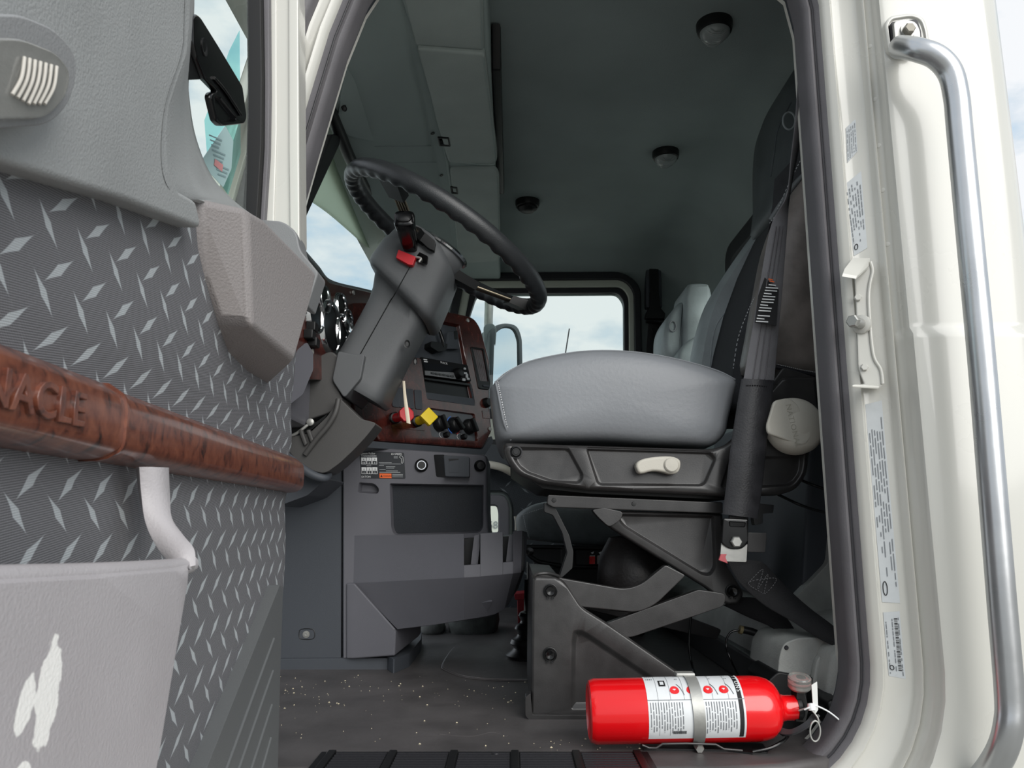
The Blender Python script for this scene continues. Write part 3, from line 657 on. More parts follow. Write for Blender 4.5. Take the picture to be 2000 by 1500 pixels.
# window frame at the hinge side
fm = slab('window_frame', atY(1.335 * KD), rp([(524, -110), (581, -110), (583, 300), (584, 470), (505, 470), (524, 300), (526, 250)], 0), 0, 0.05, PAINT, dr, bevel=0.003)
slab('frame_flange', atY(1.328 * KD), [(563, -110), (582, -110), (584, 300), (585, 470), (566, 470), (564, 300)], 0, 0.012, PAINT, fm, bevel=0.003)
slab('frame_bead', atY(1.331 * KD), [(524, -110), (540, -110), (541, 250), (534, 470), (513, 470), (525, 300), (526, 250)], 0, 0.01, PAINT, fm, bevel=0.003)
slab('rubber_channel', atY(1.318 * KD), [(507, -110), (525, -110), (527, 180), (525, 300), (514, 470), (497, 470), (511, 280)], 0, 0.03, RUBBER, fm, bevel=0.003)
slab('window_run', atY(1.300 * KD), [(479, -110), (508, -110), (512, 150), (511, 280), (500, 470), (470, 470), (480, 300), (483, 180)], 0, 0.03, mat('deep_black', (8, 8, 9), 0.6), fm, bevel=0.003)
slab('run_bead', atY(1.296), [(484, -110), (487, -110), (489, 180), (486, 300), (478, 470), (474, 470), (482, 300), (486, 180)], 0, 0.008, RUBBERD, fm, bevel=0.001)
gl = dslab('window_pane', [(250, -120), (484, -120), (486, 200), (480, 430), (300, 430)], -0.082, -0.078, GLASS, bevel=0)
dslab('reflection_tint', [(400, 235), (424, 170), (448, 100), (468, 60), (470, 300), (446, 380), (425, 350), (405, 300)], -0.0768, -0.0762, REFLTINT, gl, bevel=0)  # teal reflection in the pane, modelled as a coloured sheet
st = dslab('reflected_notice', rp([(396, 310), (440, 245), (456, 275), (452, 330), (436, 366), (412, 340)], 3), -0.0755, -0.0750, mat('reflected_notice_tint', (176, 205, 205), 0.5), gl, bevel=0)  # sticker mirrored in the pane, painted as a pale patch
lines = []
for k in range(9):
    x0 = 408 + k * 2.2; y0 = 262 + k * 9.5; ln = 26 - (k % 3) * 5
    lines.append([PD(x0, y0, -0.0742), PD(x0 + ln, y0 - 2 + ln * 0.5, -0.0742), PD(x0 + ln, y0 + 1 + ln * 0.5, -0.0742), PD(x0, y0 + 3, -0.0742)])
quads('reflected_print', lines, mat('reflected_grey', (140, 165, 168), 0.7), st)  # mirrored text lines, part of the painted reflection
quads('reflected_red_mark', [[PD(420, 310, -0.0741), PD(436, 322, -0.0741), PD(434, 336, -0.0741), PD(418, 322, -0.0741)]], mat('reflected_red', (214, 150, 150), 0.6), st)  # red mark in the same painted reflection
# burl strip
def strip(name, s0, s1, grow, m, parent=dr):
    prof = [(0.0, .4545), (.014, .4535), (.0235, .4475), (.0262, .4455), (.0285, .4415), (.0305, .4330), (.0305, .4100), (.0295, .4065), (.0265, .4030), (.018, .3985), (.010, .3970), (0.0, .3965)]
    n = 10; rings = []
    for i in range(n + 1):
        s = s0 + (s1 - s0) * i / n; k = 1.0
        if i == 0 and s0 < 0.01: k = 0.86
        rings.append([door(s, 0.425 + (z - 0.425) * (1 + grow * 0.07), (o + grow * 0.0045 if o > 0 else 0) * k) for o, z in prof])
    return loft(name, rings, m, parent, ang=30)
SS = (PD(237, 840, 0.03) - DH).dot(DD) / KD
strip('wood_trim', -0.004, SS, 0, BURL)
wt2 = strip('wood_trim', SS + 0.0015, 0.99, 0.45, BURL)
strip('trim_joint', SS - 0.0012, SS + 0.0022, 0.95, BURL, wt2)
pE = PD(158, 800, 0.0317)
text('lettering', 'PINNACLE', door((pE - DH).dot(DD) / KD, 0.4135, 0.0322), -DD, (0, 0, 1), 0.0275, BURL, wt2, ext=0.0024, align='RIGHT', space=1.06, bev=0.0006, wide=1.12)
# map pocket
pk = plate('map_pocket', dmap(0.078), rp([(-90, 1138), (0, 1128), (200, 1118), (350, 1105, 8), (381, 1098, 8), (378, 1140), (361, 1241), (330, 1430), (300, 1600), (-90, 1640)], 5), [], POCKET, dr, thick=0.014, edge=0.008, epx=12)
ribbon('pocket_arm', [(PD(272, 912, .022), PD(323, 914, .030)), (PD(276, 965, .024), PD(327, 965, .034)), (PD(284, 1020, .030), PD(336, 1012, .044)), (PD(306, 1068, .042), PD(358, 1045, .060)), (PD(336, 1104, .058), PD(379, 1072, .074)), (PD(352, 1122, .066), PD(382, 1104, .078))], 0.012, POCKET, pk, sub=5)
tube('pocket_rim', [PD(-90, 1140, .068), PD(0, 1131, .068), PD(200, 1120, .068), PD(345, 1108, .068), PD(372, 1101, .068)], 0.006, POCKET, pk, seg=12)
# ribbed kick corner
kk = dslab('kick_corner', rp([(547, 1141, 3), (553, 1150, 3), (547, 1330, 0), (540, 1620, 3), (356, 1620, 3)], 3), 0.0, 0.022, KICK, bevel=0.005, seg=3)
for a, b in (((534, 1248), (398, 1620)), ((532, 1311), (424, 1620)), ((530, 1377), (452, 1620)), ((528, 1442), (478, 1620))):
    tube('rib', [PD(a[0], a[1], .0218), PD((a[0] + b[0]) / 2, (a[1] + b[1]) / 2, .0226), PD(b[0], b[1], .0218)], 0.0022, KICK, kk, seg=8)
# ------------------------------------------------------------------ overhead storage above the windshield
oh = thing('overhead_console', 'grey overhead storage console with soft doors above the windshield', 'console', (-0.3, 1.4, 1.3))
OZ = 1.40
extr_xz('shell', [(-0.43, 1.30), (-0.24, 1.388), (-0.225, OZ), (-0.056, OZ), (-0.050, 1.406), (-0.050, 1.50), (-0.43, 1.50)], 1.345, FARY - 0.02, HEADL, oh, bevel=0.006, seg=3)
def ohdoor(px, dropd):
    def mp_d(x, y, o=0.0): p = PZ(x, y, OZ - dropd); return p + V((0, 0, o))
    return plate('storage_door', mp_d, px, [], HEADD, oh, thick=dropd, edge=0.005, epx=4), mp_d
HEADD = mat('storage_door_vinyl', (158, 168, 165), 0.6, bump=0.25, bscale=350, var=0.08, vscale=8)
dA, mA = ohdoor(rp([(772, -60, 4), (942, -60, 4), (946, 100, 8), (812, 90, 4)], 4, 4), 0.008)
dB, mB = ohdoor(rp([(814, 96, 6), (948, 107, 6), (972, 310, 20), (966, 326, 14), (876, 319, 6), (858, 262, 30), (838, 180, 20)], 6, 5), 0.016)
dC, mC = ohdoor(rp([(878, 330, 6), (968, 328, 14), (975, 340, 12), (978, 512, 14), (896, 516, 10)], 6, 5), 0.008)
VALP = V((-0.43, 2.0, 1.30)); VALN = V((0.088, 0, -0.19)).normalized(); VM = onplane(VALP, VALN)
for d_, m_d, lp in ((dB, mB, [(854, 267), (877, 268), (880, 286), (858, 285)]), (dC, mC, [(879, 364), (893, 365), (895, 379), (881, 378)])):
    pl_ = plate('latch', m_d, rp(lp, 2), [rp(shrink(lp, 3.5), 1)], BLACK, d_, thick=0.003, rec=0.003, edge=0.001, epx=1, wall=1)
    pl_.location = (0, 0, -0.002)
for d_, m_d, q in ((dA, mA, [(938, -40), (940, 30), (942, 95)]), (dB, mB, [(944, 112), (956, 210), (967, 308), (960, 320), (920, 319)]), (dC, mC, [(971, 345), (973, 430), (974, 505)])):
    tube('piping', [m_d(x, y, -0.0006) for x, y in q], 0.0014, HEADL, d_, seg=6)
for x, y in ((845, 260), (862, 342)):
    lathe('hole_plug', [(0.006, 0), (0.006, 0.002), (0.0, 0.002)], VM(x, y), VALN, BLACK, oh, seg=14)
tube('edge_bead', [PZ(x, y, OZ - 0.001) for x, y in ((776, -40), (810, 60), (838, 160), (858, 240), (872, 310), (880, 360), (892, 430), (905, 500))], 0.005, HEADL, oh)
for y, x0, x1 in ((286, 732, 842), (318, 752, 852)): tube('panel_groove', [VM(x0, y), VM(x1, y - 1)], 0.0014, HEAD, oh, smooth=False)
slab('corner_fillet', VM, rp([(655, 240), (676, 130), (690, 150), (728, 272), (680, 262)], 4), -0.006, 0.004, HEADL, oh, bevel=0.004)
lathe('coat_clip', [(0.006, 0), (0.006, 0.008), (0.003, 0.012), (0, 0.012)], VM(669, 204, -0.006), VALN, BLACK, oh, seg=12)
# shade on the rear face of the overhead console, built as a black slab
cbx = prism('shelf_shade_slab', [(-0.0485, 1.70, 1.425), (-0.0485, 2.42, 1.425), (-0.0485, 2.50, 1.495), (-0.0485, 1.62, 1.495)], (0.022, 0, 0), BLACK, None, bevel=0.004)
tag(cbx, 'slim black slab standing in for shade beside the overhead storage door', 'shade slab')

# ------------------------------------------------------------------ instrument panel in front of the driver
ip = thing('instrument_panel', 'burl instrument panel with chrome-ringed gauges behind the steering column', 'instrument panel', (-0.5, 1.6, 0.6))
IX = -0.425
IM = onplane(V((IX, 1.7, 0.8)), V((1, -0.12, 0.06)))
slab('wood_panel', IM, rp([(598, 500), (644, 552), (742, 575), (742, 720), (668, 745), (590, 740), (560, 700), (560, 480)], 4), 0, 0.015, BURLD, ip, bevel=0.003)
extr_xz('dash_body', [(-0.75, 0.55), (-0.445, 0.55), (-0.445, 0.90), (-0.47, 0.945), (-0.75, 0.955)], 1.36, 2.4, PLAS, ip, bevel=0.012)
tube('dash_brow', [PX(590, 490, -0.43), PX(618, 522, -0.432), PX(645, 551, -0.44), PX(700, 565, -0.45), PX(760, 578, -0.46)], 0.006, PLAS, ip)
def ringat(px, py, r, nm='gauge_ring', tilt=0.0):
    c = IM(px, py); n_ = V((1, -0.12, 0.06)).normalized()
    lathe(nm, [(r * 0.86, 0.001), (r * 0.9, 0.008), (r, 0.010), (r * 1.06, 0.006), (r * 1.1, 0.0), (r * 0.8, 0.0)], c, n_, CHROME, ip, seg=32)
    lathe('gauge_glass', [(r * 0.86, 0.004), (r * 0.86, 0.005), (0.0, 0.005)], c, n_, BLACKG, ip, seg=24)
for q in ((612, 612, 0.045), (630, 585, 0.032), (643, 640, 0.062), (663, 602, 0.036), (667, 655, 0.05), (676, 628, 0.03), (680, 680, 0.034)): ringat(*q)
lathe('panel_screw', [(0.006, 0), (0.006, 0.004), (0.003, 0.005), (0, 0.003)], IM(688, 572, -0.001), (1, -0.12, 0), STEEL, ip, seg=12)
lathe('panel_screw', [(0.006, 0), (0.006, 0.004), (0.003, 0.005), (0, 0.003)], IM(607, 687, -0.001), (1, -0.12, 0), STEEL, ip, seg=12)
for px, py in ((603, 640), (606, 670), (598, 655)):
    box('rocker_switch', IM(px, py, -0.008), (0.02, 0.03, 0.02), BLACK, ip, bevel=0.003)
slab('knee_panel', onplane(V((-0.40, 1.6, 0.6)), V((1, -0.3, 0.2))), rp([(560, 700), (600, 668), (612, 690), (612, 722), (592, 770), (560, 795)], 4), 0, 0.03, PLAS, ip, bevel=0.005)

# ------------------------------------------------------------------ steering column
sc = thing('steering_column', 'dark grey moulded steering column with brake lever and red hazard tab', 'steering column', P(640, 900, 1.75))
AX = V((0.49, -0.87)); PE = V((0.87, 0.49))
def colring(t, c, hw, yc, hy, sk=0.0, pw=4.6, n=40):
    base = AX * t + PE * c; out = []
    o = P(base.x, base.y, yc); ux = (P(base.x + PE.x, base.y + PE.y, yc) - o); ua = (P(base.x + AX.x, base.y + AX.y, yc) - o)
    for k in range(n):
        a = 2 * math.pi * k / n; ca, sa = math.cos(a), math.sin(a)
        u = math.copysign(abs(ca) ** (2 / pw), ca); v = math.copysign(abs(sa) ** (2 / pw), sa)
        out.append(o + ux * (u * hw) + ua * (sk * u) + V((0, v * hy, 0)))
    return out
up = [(8, 956, 8, .03), (6, 957, 20, .06), (-1, 958, 32, .085), (-12, 963, 47, .098), (-25, 969, 61, .105), (-40, 975, 71, .108), (-70, 976, 77, .112), (-108, 976, 81, .114), (-118, 976, 80, .113), (-124, 977, 76, .108), (-129, 979, 66, .094), (-138, 982, 59, .084), (-160, 984, 57, .081), (-230, 985, 57, .080), (-300, 986, 60, .084), (-318, 987, 62, .087), (-326, 987, 58, .084)]
loft('upper_shroud', [colring(t - 2, c, hw, 1.76, hy, -20.0 if -131 < t < -60 else 0.0) for t, c, hw, hy in up], PLASC, sc, ang=60)
# seam down the near side of the shroud
def colpt(t, c, yc): b = AX * t + PE * c; return P(b.x, b.y, yc)
tube('seam', [colpt(t, 955 if t > -130 else 954, 1.76 - hy - 0.0003) for t, c, hw, hy in up[5:]], 0.0013, BLACK, sc, seg=6)
lathe('screw_hole', [(0.0095, 0), (0.0095, 0.0015), (0.006, 0.0005), (0, -0.004)], P(795, 672, 1.672), (0.1, -1, 0), BLACK, sc, seg=18, sx=0.7)
lathe('screw_hole', [(0.0085, 0), (0.0085, 0.0015), (0.006, 0.0005), (0, -0.004)], P(811, 706, 1.675), (0.4, -1, 0), BLACK, sc, seg=18, sx=0.5)
# collar and lower housing
CM = atY(1.66)
slab('collar', CM, rp([(660, 685, 6), (692, 692, 10), (713, 690, 8), (704, 740, 6), (672, 778, 8), (648, 742, 8)], 6), 0, 0.2, PLASC, sc, bevel=0.012, seg=3)
slab('tilt_boot', atY(1.67), rp([(612, 700, 10), (648, 684, 12), (664, 700, 6), (655, 745, 4), (670, 780, 4), (646, 806, 8), (566, 832, 4), (540, 832, 4), (540, 790, 4)], 6), 0, 0.1, PLASL, sc, bevel=0.016, seg=3)
slab('lower_fairing', atY(1.65), rp([(662, 776, 5), (682, 796, 6), (705, 818, 6), (736, 826, 8), (716, 852, 14), (690, 880, 10), (662, 906, 8), (634, 926, 12), (604, 918, 14), (576, 896, 10), (556, 872, 6), (556, 856, 6), (604, 846, 10), (640, 812, 10)], 6), 0, 0.09, PLASL, sc, bevel=0.016, seg=3)
tube('fairing_ridge', [P(661, 780, 1.648), P(655, 806, 1.643), P(640, 832, 1.643), P(618, 858, 1.644), P(596, 888, 1.648)], 0.006, PLASL, sc)
slab('dark_gap', atY(1.664), [(570, 834), (618, 824), (640, 808), (634, 818), (600, 846), (568, 850)], 0, 0.01, BLACK, sc, bevel=0)
tube('linkage_rod', [P(566, 852, 1.655), P(580, 846, 1.652), P(597, 833, 1.652), P(611, 822, 1.655)], 0.0035, STEEL, sc)
lathe('linkage_clip', [(0.008, 0), (0.008, 0.006), (0.004, 0.008), (0, 0.008)], P(607, 825, 1.655), (0, -1, 0), STEEL, sc, seg=12)
for x in (596, 611): slab('fairing_fin', atY(1.642), [(x - 14, 840), (x - 6, 838), (x + 4, 866), (x - 2, 872)], 0, 0.012, PLASL, sc, bevel=0.003)
tube('floor_ring', [P(548, 868, 1.67), P(572, 898, 1.655), (P(604, 924, 1.65)), P(632, 934, 1.66), P(641, 928, 1.69)], 0.009, PLASD, sc)
slab('base_cover', atY(1.70), rp([(540, 878), (575, 905), (606, 930), (640, 934), (600, 968), (540, 990)], 5), 0, 0.18, PLASD, sc, bevel=0.006)
# trailer brake lever on the near side
lv0 = P(803, 488, 1.665); lv1 = P(789, 425, 1.54); ax_ = (lv1 - lv0).normalized(); la, lb = frame_of(ax_)
def lring(t, ra, rb, pw=3.5, n=20):
    out = []
    for k in range(n):
        a = 2 * math.pi * k / n; ca, sa = math.cos(a), math.sin(a)
        out.append(lv0 + ax_ * t + la * (math.copysign(abs(ca) ** (2 / pw), ca) * ra) + lb * (math.copysign(abs(sa) ** (2 / pw), sa) * rb))
    return out
LL = (lv1 - lv0).length
lev = loft('brake_lever', [lring(-0.01, .014, .012), lring(0.01, .016, .014), lring(0.04, .0185, .016), lring(LL - 0.03, .021, .018), lring(LL - 0.008, .0225, .0195), lring(LL - 0.002, .0215, .0185), lring(LL, .019, .016)], BLACKG, sc, ang=40)
loft('thumb_pad', [lring(LL - 0.001, .0165, .0125, 2.6), lring(LL + 0.003, .0155, .0115, 2.6), lring(LL + 0.005, .012, .008, 2.6)], BLACK, lev, ang=40)
slab('lever_slot', onplane(P(805, 500, 1.653), V((-0.25, -1, 0.3))), rp([(776, 478), (786, 476), (836, 500), (834, 516), (822, 514), (778, 492)], 3), 0, 0.004, BLACKG, sc, bevel=0.001)
slab('hazard_tab', atY(1.632), rp([(778, 487), (812, 501), (806, 518), (798, 517), (773, 503)], 2), 0, 0.03, RED if False else REDP, sc, bevel=0.002)
slab('stalk_base', atY(1.64), rp([(812, 446), (822, 447), (850, 470), (848, 490), (836, 484), (816, 466)], 2), 0, 0.05, BLACK, sc, bevel=0.003)
tube('lever_spring', [P(812, 502, 1.645), P(822, 505, 1.643), P(818, 512, 1.64)], 0.003, STEEL, sc)

# ------------------------------------------------------------------ steering wheel
WC = V((-0.158, 1.745, 1.005)); we1 = V((0.843, 0, -0.541)).normalized(); we2 = V((0, 1, 0)); wnn = V((0.541, 0, 0.843)).normalized()
sw_ = thing('steering_wheel', 'large black steering wheel with scalloped grip and metal spokes', 'steering wheel', WC)
WR = 0.262
def wp(a, r, h=0.0): return WC + (we1 * math.cos(a) + we2 * math.sin(a)) * r + wnn * h
rings = []
NR = 192
for k in range(NR):
    a = 2 * math.pi * k / NR; c0 = wp(a, WR); rad = (we1 * math.cos(a) + we2 * math.sin(a))
    sc_ = 0.5 + 0.5 * math.cos(a * 44); r = []
    for j in range(16):
        b = 2 * math.pi * j / 16; rr = 0.0195
        dn = max(0.0, -math.sin(b)) ** 1.5 * max(0.0, math.cos(b) * -0.6 + 0.6)
        rr -= 0.0045 * sc_ * max(0.0, -math.sin(b + 0.5)) ** 1.2
        r.append(c0 + rad * math.cos(b) * rr * 1.0 + wnn * math.sin(b) * rr * 1.12)
    rings.append(r)
loft('rim', rings, mat('wheel_leather', (40, 42, 44), 0.34, bump=0.25, bscale=700), sw_, closed=True, ang=60)
hubc = WC - wnn * 0.055
lathe('hub', [(0.0, -0.04), (0.05, -0.04), (0.062, -0.02), (0.068, 0.012), (0.066, 0.03), (0.0, 0.032)], hubc, wnn, PLASC, sw_, seg=36)
lathe('horn_ring', [(0.066, 0.030), (0.0715, 0.030), (0.0735, 0.034), (0.071, 0.039), (0.06, 0.042), (0.0, 0.042)], hubc, wnn, CHROME, sw_, seg=40)
for a in (0.42, math.pi + 1.12):
    i0 = hubc + (we1 * math.cos(a) + we2 * math.sin(a)) * 0.055 + wnn * 0.0; i1 = wp(a, 0.12, -0.045); i2 = wp(a, 0.235, -0.010); tq = (we2 * math.cos(a) - we1 * math.sin(a))
    sp_ = loft('spoke_bracket', [[i0 + tq * q0 * 0.034 + wnn * q1 * 0.012 for q0, q1 in ((-1, -1), (1, -1), (1, 1), (-1, 1))], [i1 + tq * q0 * 0.024 + wnn * q1 * 0.010 for q0, q1 in ((-1, -1), (1, -1), (1, 1), (-1, 1))]], BLACK, sw_, ang=30)
    for k in (-1, -0.33, 0.33, 1): tube('spoke_rod', [i1 + tq * 0.014 * k, (i1 + i2) / 2 + tq * 0.014 * k, i2 + tq * 0.014 * k], 0.0042, BRASSY, sp_, seg=8, sub=2)
    loft('spoke_end', [[i2 - (i2 - i1).normalized() * 0.03 + tq * q0 * 0.023 + wnn * q1 * 0.010 for q0, q1 in ((-1, -1), (1, -1), (1, 1), (-1, 1))], [wp(a, WR, -0.002) + tq * q0 * 0.03 + wnn * q1 * 0.014 for q0, q1 in ((-1, -1), (1, -1), (1, 1), (-1, 1))]], BLACK, sw_, ang=30)

# ------------------------------------------------------------------ centre stack (wood bezel), angled to the driver
BP = V((-0.335, 1.90, 0.55)); bdir = V((0.64, 0.77, 0)).normalized(); BN = (V((0.77, -0.64, 0)) + V((0, 0, 0.16))).normalized()
BM = onplane(BP, BN); bup = BN.cross(bdir).normalized()
if bup.z < 0: bup = -bup
cs = thing('centre_stack', 'angled centre dash in dark burl wood with radio, knobs and brake valves', 'dashboard', PZ(800, 1290, 0.0) + V((0, 0.3, 0.4)))
bez = rp([(640, 590, 4), (800, 590, 4), (890, 611, 6), (926, 619, 16), (940, 640, 12), (958, 706, 10), (957, 792, 8), (962, 842, 6), (944, 876, 6), (742, 861, 5), (724, 828, 5), (640, 800, 4)], 6, 4)
fields = [rp([(760, 612), (838, 622), (898, 634), (912, 712), (928, 793), (834, 780), (822, 700), (760, 690)], 4, 3),
          rp([(836, 796), (928, 808), (934, 862), (843, 853)], 5, 3)]
plate('wood_bezel', BM, bez, fields, BURLD, cs, thick=0.03, rec=0.010, edge=0.006, epx=4, wall=3, floor=False)
slab('stack_body', BM, [(x, y) for x, y in shrink(bez, 2)], 0.028, 0.22, PLAS, cs, bevel=0.004)
slab('under_lip', BM, rp([(700, 856), (742, 862), (944, 877), (962, 850), (966, 862), (948, 890), (700, 872)], 3), 0.004, 0.16, PLASD, cs, bevel=0.003)
slab('upper_tray', BM, [(755, 606), (840, 617), (902, 630), (918, 716), (760, 690)], 0.012, 0.02, PLASD, cs, bevel=0)
def bbox(nm, px, d0, d1, m, par=cs, bevel=0.002, r=3): return slab(nm, BM, rp(px, r, 3), d0, d1, m, par, bevel)
bbox('card_pocket', [(872, 650), (892, 647), (896, 682), (868, 682)], -0.004, 0.013, PLASD)
bbox('pocket_slot', [(884, 648), (891, 646), (892, 664), (886, 664)], -0.0055, 0.0, BLACK, r=2)
tube('phone_stem', [BM(853, 646, -0.01), BM(858, 668, -0.014), BM(860, 680, -0.01)], 0.005, BLACKG, cs)
bbox('phone_base', [(835, 669), (868, 674), (866, 686), (850, 690), (834, 680)], -0.014, 0.012, BLACK)
# radio
rad = bbox('radio', [(822, 697), (914, 713), (921, 746), (828, 732)], 0.0, 0.03, mat('radio_black', (13, 13, 14), 0.55, spec=0.25), r=2)
bbox('radio_display', [(826, 707), (884, 716), (885, 728), (829, 722)], -0.001, 0.001, mat('display_black', (8, 10, 16), 0.45, spec=0.2), rad, 0.0, 1)
bbox('button_bar', [(829, 724), (886, 728), (890, 741), (830, 733)], -0.002, 0.001, mat('grey_button_bar', (112, 114, 116), 0.4), rad, 0.001, 1)
for k in range(6): bbox('preset_button', [(840 + k * 7.6, 727.5 + k * 1.15), (846 + k * 7.6, 728.4 + k * 1.15), (846.4 + k * 7.6, 732 + k * 1.15), (840.4 + k * 7.6, 731 + k * 1.15)], -0.004, -0.001, BLACKG, rad, 0.0005, 1)
lathe('volume_knob', [(0.016, 0), (0.016, 0.006), (0.012, 0.016), (0.010, 0.017), (0, 0.016)], BM(893, 730), BN, BLACK, rad, seg=24)
for q in ((905, 718, 4, 4), (904, 727, 7, 4), (902, 739, 6, 5), (911, 738, 5, 4), (909, 730, 4, 8)): bbox('radio_button', [(q[0], q[1]), (q[0] + q[2], q[1] + 0.8), (q[0] + q[2], q[1] + q[3] + 0.8), (q[0], q[1] + q[3])], -0.003, 0.0, mat('light_button', (176, 180, 182), 0.4) if 'light_button' not in MATS else MATS['light_button'], rad, 0.0005, 1)
text('radio_lettering', 'MACK', BM(860, 709.5, -0.0012), bdir, bup, 0.0085, WHITE, rad, space=1.3)
for q in ((827, 701), (828, 705)): bbox('radio_mark', [(q[0], q[1]), (q[0] + 7, q[1] + 1), (q[0] + 7, q[1] + 3), (q[0], q[1] + 2)], -0.0008, 0.0, WHITE, rad, 0, 0)
# storage slot under the radio
slt = slab('storage_slot', BM, rp([(829, 740), (921, 752), (929, 794), (834, 780)], 2), 0.010, 0.03, BLACK, cs, bevel=0)
bbox('slot_lip', [(832, 766), (925, 778), (928, 793), (834, 779)], 0.0, 0.012, PLASD, slt, 0.002, 1)
bbox('slot_top', [(828, 737), (921, 749), (922, 754), (829, 741)], 0.0, 0.012, BLACK, slt, 0.001, 1)
bbox('slot_side', [(918, 751), (922, 752), (929, 793), (924, 778)], 0.0, 0.012, PLASD, slt, 0.001, 1)
# blank switches
for x in (763, 776, 791.5, 808):
    bbox('switch_blank', [(x, 757 + (x - 776) * 0.12), (x + 14.5, 758.5 + (x - 776) * 0.12), (x + 16.5, 798 + (x - 776) * 0.1), (x + 3, 796 + (x - 776) * 0.1)], -0.003, 0.004, PLASD, cs, 0.002, 3)
# air vent
vn = plate('air_vent', lambda x, y, o=0.0: BM(x, y, o - 0.003), rp([(918, 677), (945, 681), (957, 748), (955, 762), (934, 760)], 4, 3), [rp([(922, 681), (942, 684), (953, 746), (936, 744)], 2, 3)], BLACK, cs, thick=0.006, rec=0.02, edge=0.002, epx=1.5, wall=1)
for k in range(5):
    f = (k + 0.5) / 5; a = (923 + f * 18, 682 + f * 2.5); b = (937 + f * 15.5, 744 + f * 2)
    tube('vent_slat', [BM(a[0], a[1], 0.001), BM((a[0] + b[0]) / 2, (a[1] + b[1]) / 2, 0.0), BM(b[0], b[1], 0.001)], 0.0022, RUBBER, vn, seg=6, sub=2)
bbox('vent_slider', [(941, 752), (953, 753), (953, 757), (942, 756)], -0.006, -0.002, PLASD, vn, 0.001, 1)
# climate plate
cl = bbox('climate_plate', [(836, 796), (928, 808), (934, 862), (843, 853)], 0.007, 0.012, mat('climate_grey', (86, 90, 94), 0.5), cs, 0, 2)
for q, hue in (((859, 827), None), ((888, 830), 1), ((917, 833), None)):
    kc = BM(q[0], q[1], 0.005)
    kn = lathe('climate_knob', [(0.0225, 0), (0.0225, 0.005), (0.0185, 0.018), (0.016, 0.020), (0, 0.020)], kc, BN, BLACK, cl, seg=28)
    box('grip', kc + BN * 0.024, (0.012, 0.040, 0.014), BLACK, kn, bevel=0.003, rot=Matrix((bdir, bup, BN)).transposed().to_3x3() @ Matrix.Rotation(0.7 if hue else 0.4, 3, 'Z'))
    if hue:
        for c_, a0, a1 in (((70, 120, 210), 1.9, 4.3), ((210, 80, 80), -1.2, 1.2)):
            tube('temperature_arc', [kc + BN * 0.0006 + (bdir * math.cos(a0 + (a1 - a0) * k / 8) + bup * math.sin(a0 + (a1 - a0) * k / 8)) * 0.0255 for k in range(9)], 0.0014, mat('arc_%d' % c_[0], c_, 0.5), cl, seg=6, sub=2)
for q in ((872, 849), (906, 853)):
    kc = BM(q[0], q[1], 0.006)
    lathe('push_knob', [(0.008, 0), (0.008, 0.012), (0.006, 0.015), (0, 0.015)], kc, BN, BLACK, cl, seg=16)
    tube('knob_outline', [kc + bdir * (-0.008 + 0.014 * math.cos(k * math.pi / 6)) + bup * 0.009 * math.sin(k * math.pi / 6) + BN * 0.0005 for k in range(12)], 0.0006, WHITE, cl, seg=6, sub=2, closed=True)
# round plug and screws
lathe('round_plug', [(0.015, 0), (0.015, 0.006), (0.011, 0.014), (0, 0.015)], BM(949, 787, 0.0), BN, BLACK, cs, seg=20)
for q in ((913, 626), (956, 838)): lathe('bezel_screw', [(0.006, 0), (0.006, 0.003), (0.002, 0.004), (0, 0.002)], BM(q[0], q[1], 0.0), BN, STEEL, cs, seg=12)
bbox('blank_cover', [(941, 802), (955, 804), (957, 818), (943, 817)], -0.0015, 0.002, BURLD, cs, 0.001, 1)
# brake valves
vpn = bbox('valve_plate', [(760, 806), (828, 812), (830, 842), (764, 836)], -0.001, 0.003, BURLD, cs, 0.001, 2)
def knob(name, px0, px1, d, shape, m, par):
    b0 = BM(px0[0], px0[1], 0.0); nose = BM(px1[0], px1[1], 0.0)
    top = P(px1[0], px1[1], (b0 + BN * d).y); ax = (top - b0).normalized(); Lk = (top - b0).length
    k_ = tube(name, [b0, b0 + ax * Lk * 0.5, b0 + ax * (Lk - 0.008)], 0.0115, m, par, seg=16)
    lathe('collar', [(0.015, 0), (0.015, 0.012), (0.012, 0.014), (0.0, 0.014)], b0, ax, BLACK, k_, seg=16)
    fa = (V((0.45, -0.85, 0.2))).normalized(); a, b = frame_of(fa)
    pts = []
    nn = 8 if shape == 'oct' else 4
    for j in range(nn):
        q = 2 * math.pi * (j + 0.5 if shape == 'oct' else j) / nn; rr = 0.0205 if shape == 'oct' else 0.0255
        pts.append(top + (a * math.cos(q) + b * math.sin(q)) * rr)
    prism('knob_head', pts, fa * 0.014, m, k_, bevel=0.003, seg=2)
    return k_, top + fa * 0.0145
kr, kf = knob('red_valve_knob', (768, 817), (791, 812), 0.07, 'oct', REDP, cs)
ky, kyf = knob('yellow_valve_knob', (812, 824), (835, 816), 0.07, 'dia', YELLOW, cs)
ribbon('paper_strip', [(P(786, 744, 1.80), P(791, 744, 1.80)), (P(788, 775, 1.80), P(794, 775, 1.80)), (P(791, 805, 1.80), P(799, 805, 1.80)), (P(794, 826, 1.80), P(802, 828, 1.80))], 0.0015, mat('cream_strip', (224, 212, 190), 0.6), kr)

